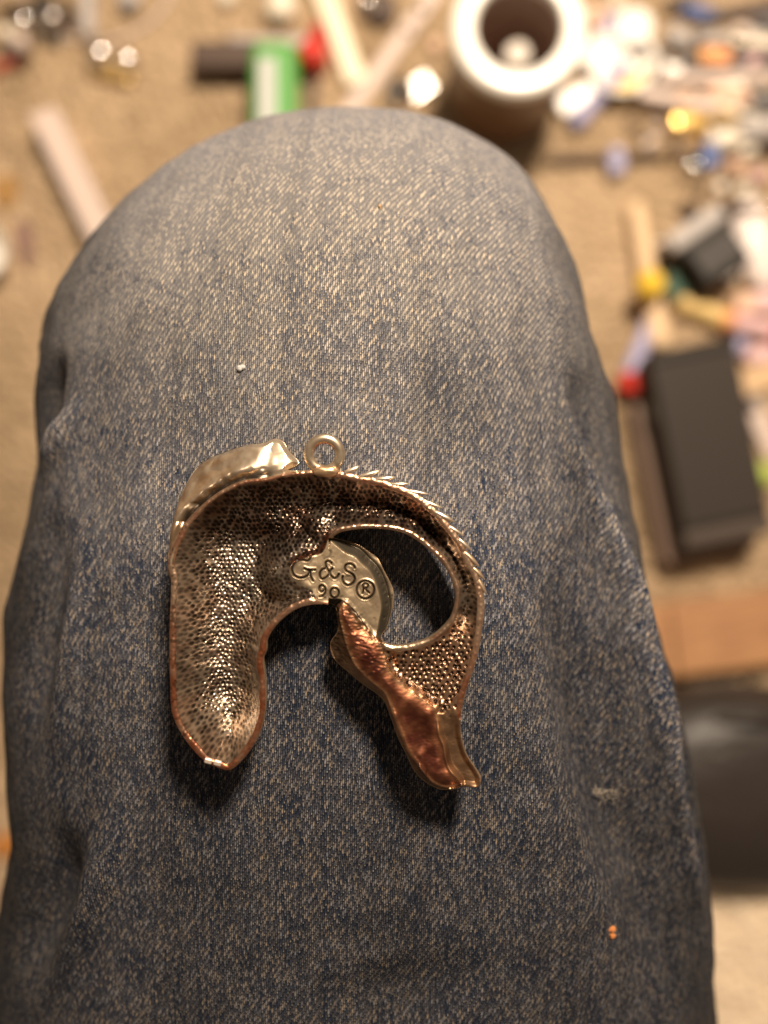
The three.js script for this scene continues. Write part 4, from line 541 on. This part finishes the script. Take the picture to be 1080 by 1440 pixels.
  // plank, leather bag and fleece at the lower right
  {
    const s = span(915, 905, 1120, 880, 0.018), t = thing('plank', [s.mid[0], 0, s.mid[2]], s.turn, 'orange brown wooden plank beside the jeans below the dark slab', 'plank');
    const tex = dataTex(512, 128, 3, (x, y, o) => { const w = vnoise(x / 90, y / 6, 7, 0, 0), n = vnoise(x / 30, y / 2.2, 8), v = 0.78 + 0.3 * w + 0.16 * (n - 0.5); o[0] = sr(0.44 * v); o[1] = sr(0.225 * v * (0.95 + 0.1 * w)); o[2] = sr(0.105 * v); }, true);
    part('board', rbox(s.l, 0.018, len(104, 0.018), 0.002), new THREE.MeshStandardMaterial({ map: tex, roughness: 0.55 }), t, [0, 0.009, 0]); part('end_batten', rbox(len(20), 0.006, len(100, 0.02), 0.002), new THREE.MeshStandardMaterial({ map: tex, roughness: 0.55 }), t, [-s.l * 0.30, 0.0205, 0]);
    const b = at(1042, 1117, 0.05), bag = thing('leather_bag', [b[0], 0, b[2]], 0, 'rounded black leather bag with a soft highlight beside the jeans', 'bag');
    const g = new THREE.SphereGeometry(1, 64, 48), q = g.attributes.position; for (let k = 0; k < q.count; k++) { const x = q.getX(k), y = q.getY(k), z = q.getZ(k), f = 1 + 0.10 * (fbm(x * 1.6 + 5, z * 1.6 + y * 1.2 + 5, 61, 3) - 0.5); const e = (v, n) => Math.sign(v) * Math.pow(Math.abs(v), n); q.setXYZ(k, e(x, 0.92) * 0.110 * f, Math.max(-0.034, e(y, 0.95) * 0.044 * f), e(z, 0.9) * 0.080 * f); } g.computeVertexNormals();
    const hide = new THREE.MeshPhysicalMaterial({ color: rgb(0.026, 0.019, 0.016), roughness: 0.46, specularIntensity: 0.9, bumpMap: dentTexFor(), bumpScale: 0.0006 });
    part('body', g, hide, bag, [0, 0.036, 0]);
    part('piping', new THREE.TorusGeometry(0.076, 0.0022, 10, 80).rotateX(Math.PI / 2).scale(1.46, 1, 1.06), std(0.04, 0.03, 0.026, 0.5), bag, [0, 0.036, 0]);
    part('strap', new THREE.TubeGeometry(new THREE.CatmullRomCurve3([new THREE.Vector3(-0.04, 0.055, -0.055), new THREE.Vector3(0.0, 0.072, -0.062), new THREE.Vector3(0.045, 0.054, -0.05)]), 30, 0.004, 10), hide, bag);
    // fleece: a thick folded cloth with a nubby pile
    const f = at(1062, 1330, 0.03), fl = thing('fleece_blanket', [f[0] + 0.03, 0, f[2] + 0.02], 0.05, 'cream fleece blanket bunched at the lower right corner', 'blanket');
    const fg = new THREE.PlaneGeometry(0.20, 0.20, 150, 150); fg.rotateX(-Math.PI / 2); const v = fg.attributes.position; for (let k = 0; k < v.count; k++) { const x = v.getX(k), z = v.getZ(k), e = Math.min(0.1 - Math.abs(x), 0.1 - Math.abs(z)), edge = Math.sqrt(clamp(e / 0.02)); const y = 0.028 * edge + 0.014 * (fbm(x * 26 + 9, z * 26 + 9, 81, 3) - 0.5) + 0.007 * (vnoise(x * 320 + 99, z * 320 + 99, 82) - 0.5) + 0.0025; v.setXYZ(k, x + 0.004 * (vnoise(z * 60 + 40, 3, 83) - 0.5), Math.max(0.002, y), z + 0.004 * (vnoise(x * 60 + 40, 5, 84) - 0.5)); } fg.computeVertexNormals();
    part('pile', fg, std(0.74, 0.60, 0.44, 1), fl); part('hem', new THREE.TubeGeometry(new THREE.CatmullRomCurve3([[-0.097, -0.097], [0, -0.099], [0.097, -0.097], [0.099, 0], [0.097, 0.097], [0, 0.099], [-0.097, 0.097], [-0.099, 0]].map(([x, z]) => new THREE.Vector3(x, 0.007, z)), true), 120, 0.005, 10, true), std(0.66, 0.52, 0.37, 1), fl);
  }
  function dentTexFor() { return dataTex(256, 256, 1, (x, y, o) => { o[0] = vnoise(x / 6, y / 6, 91, 43, 43); }); }
}
//</CLUTTER>
renderer.render(scene, camera);
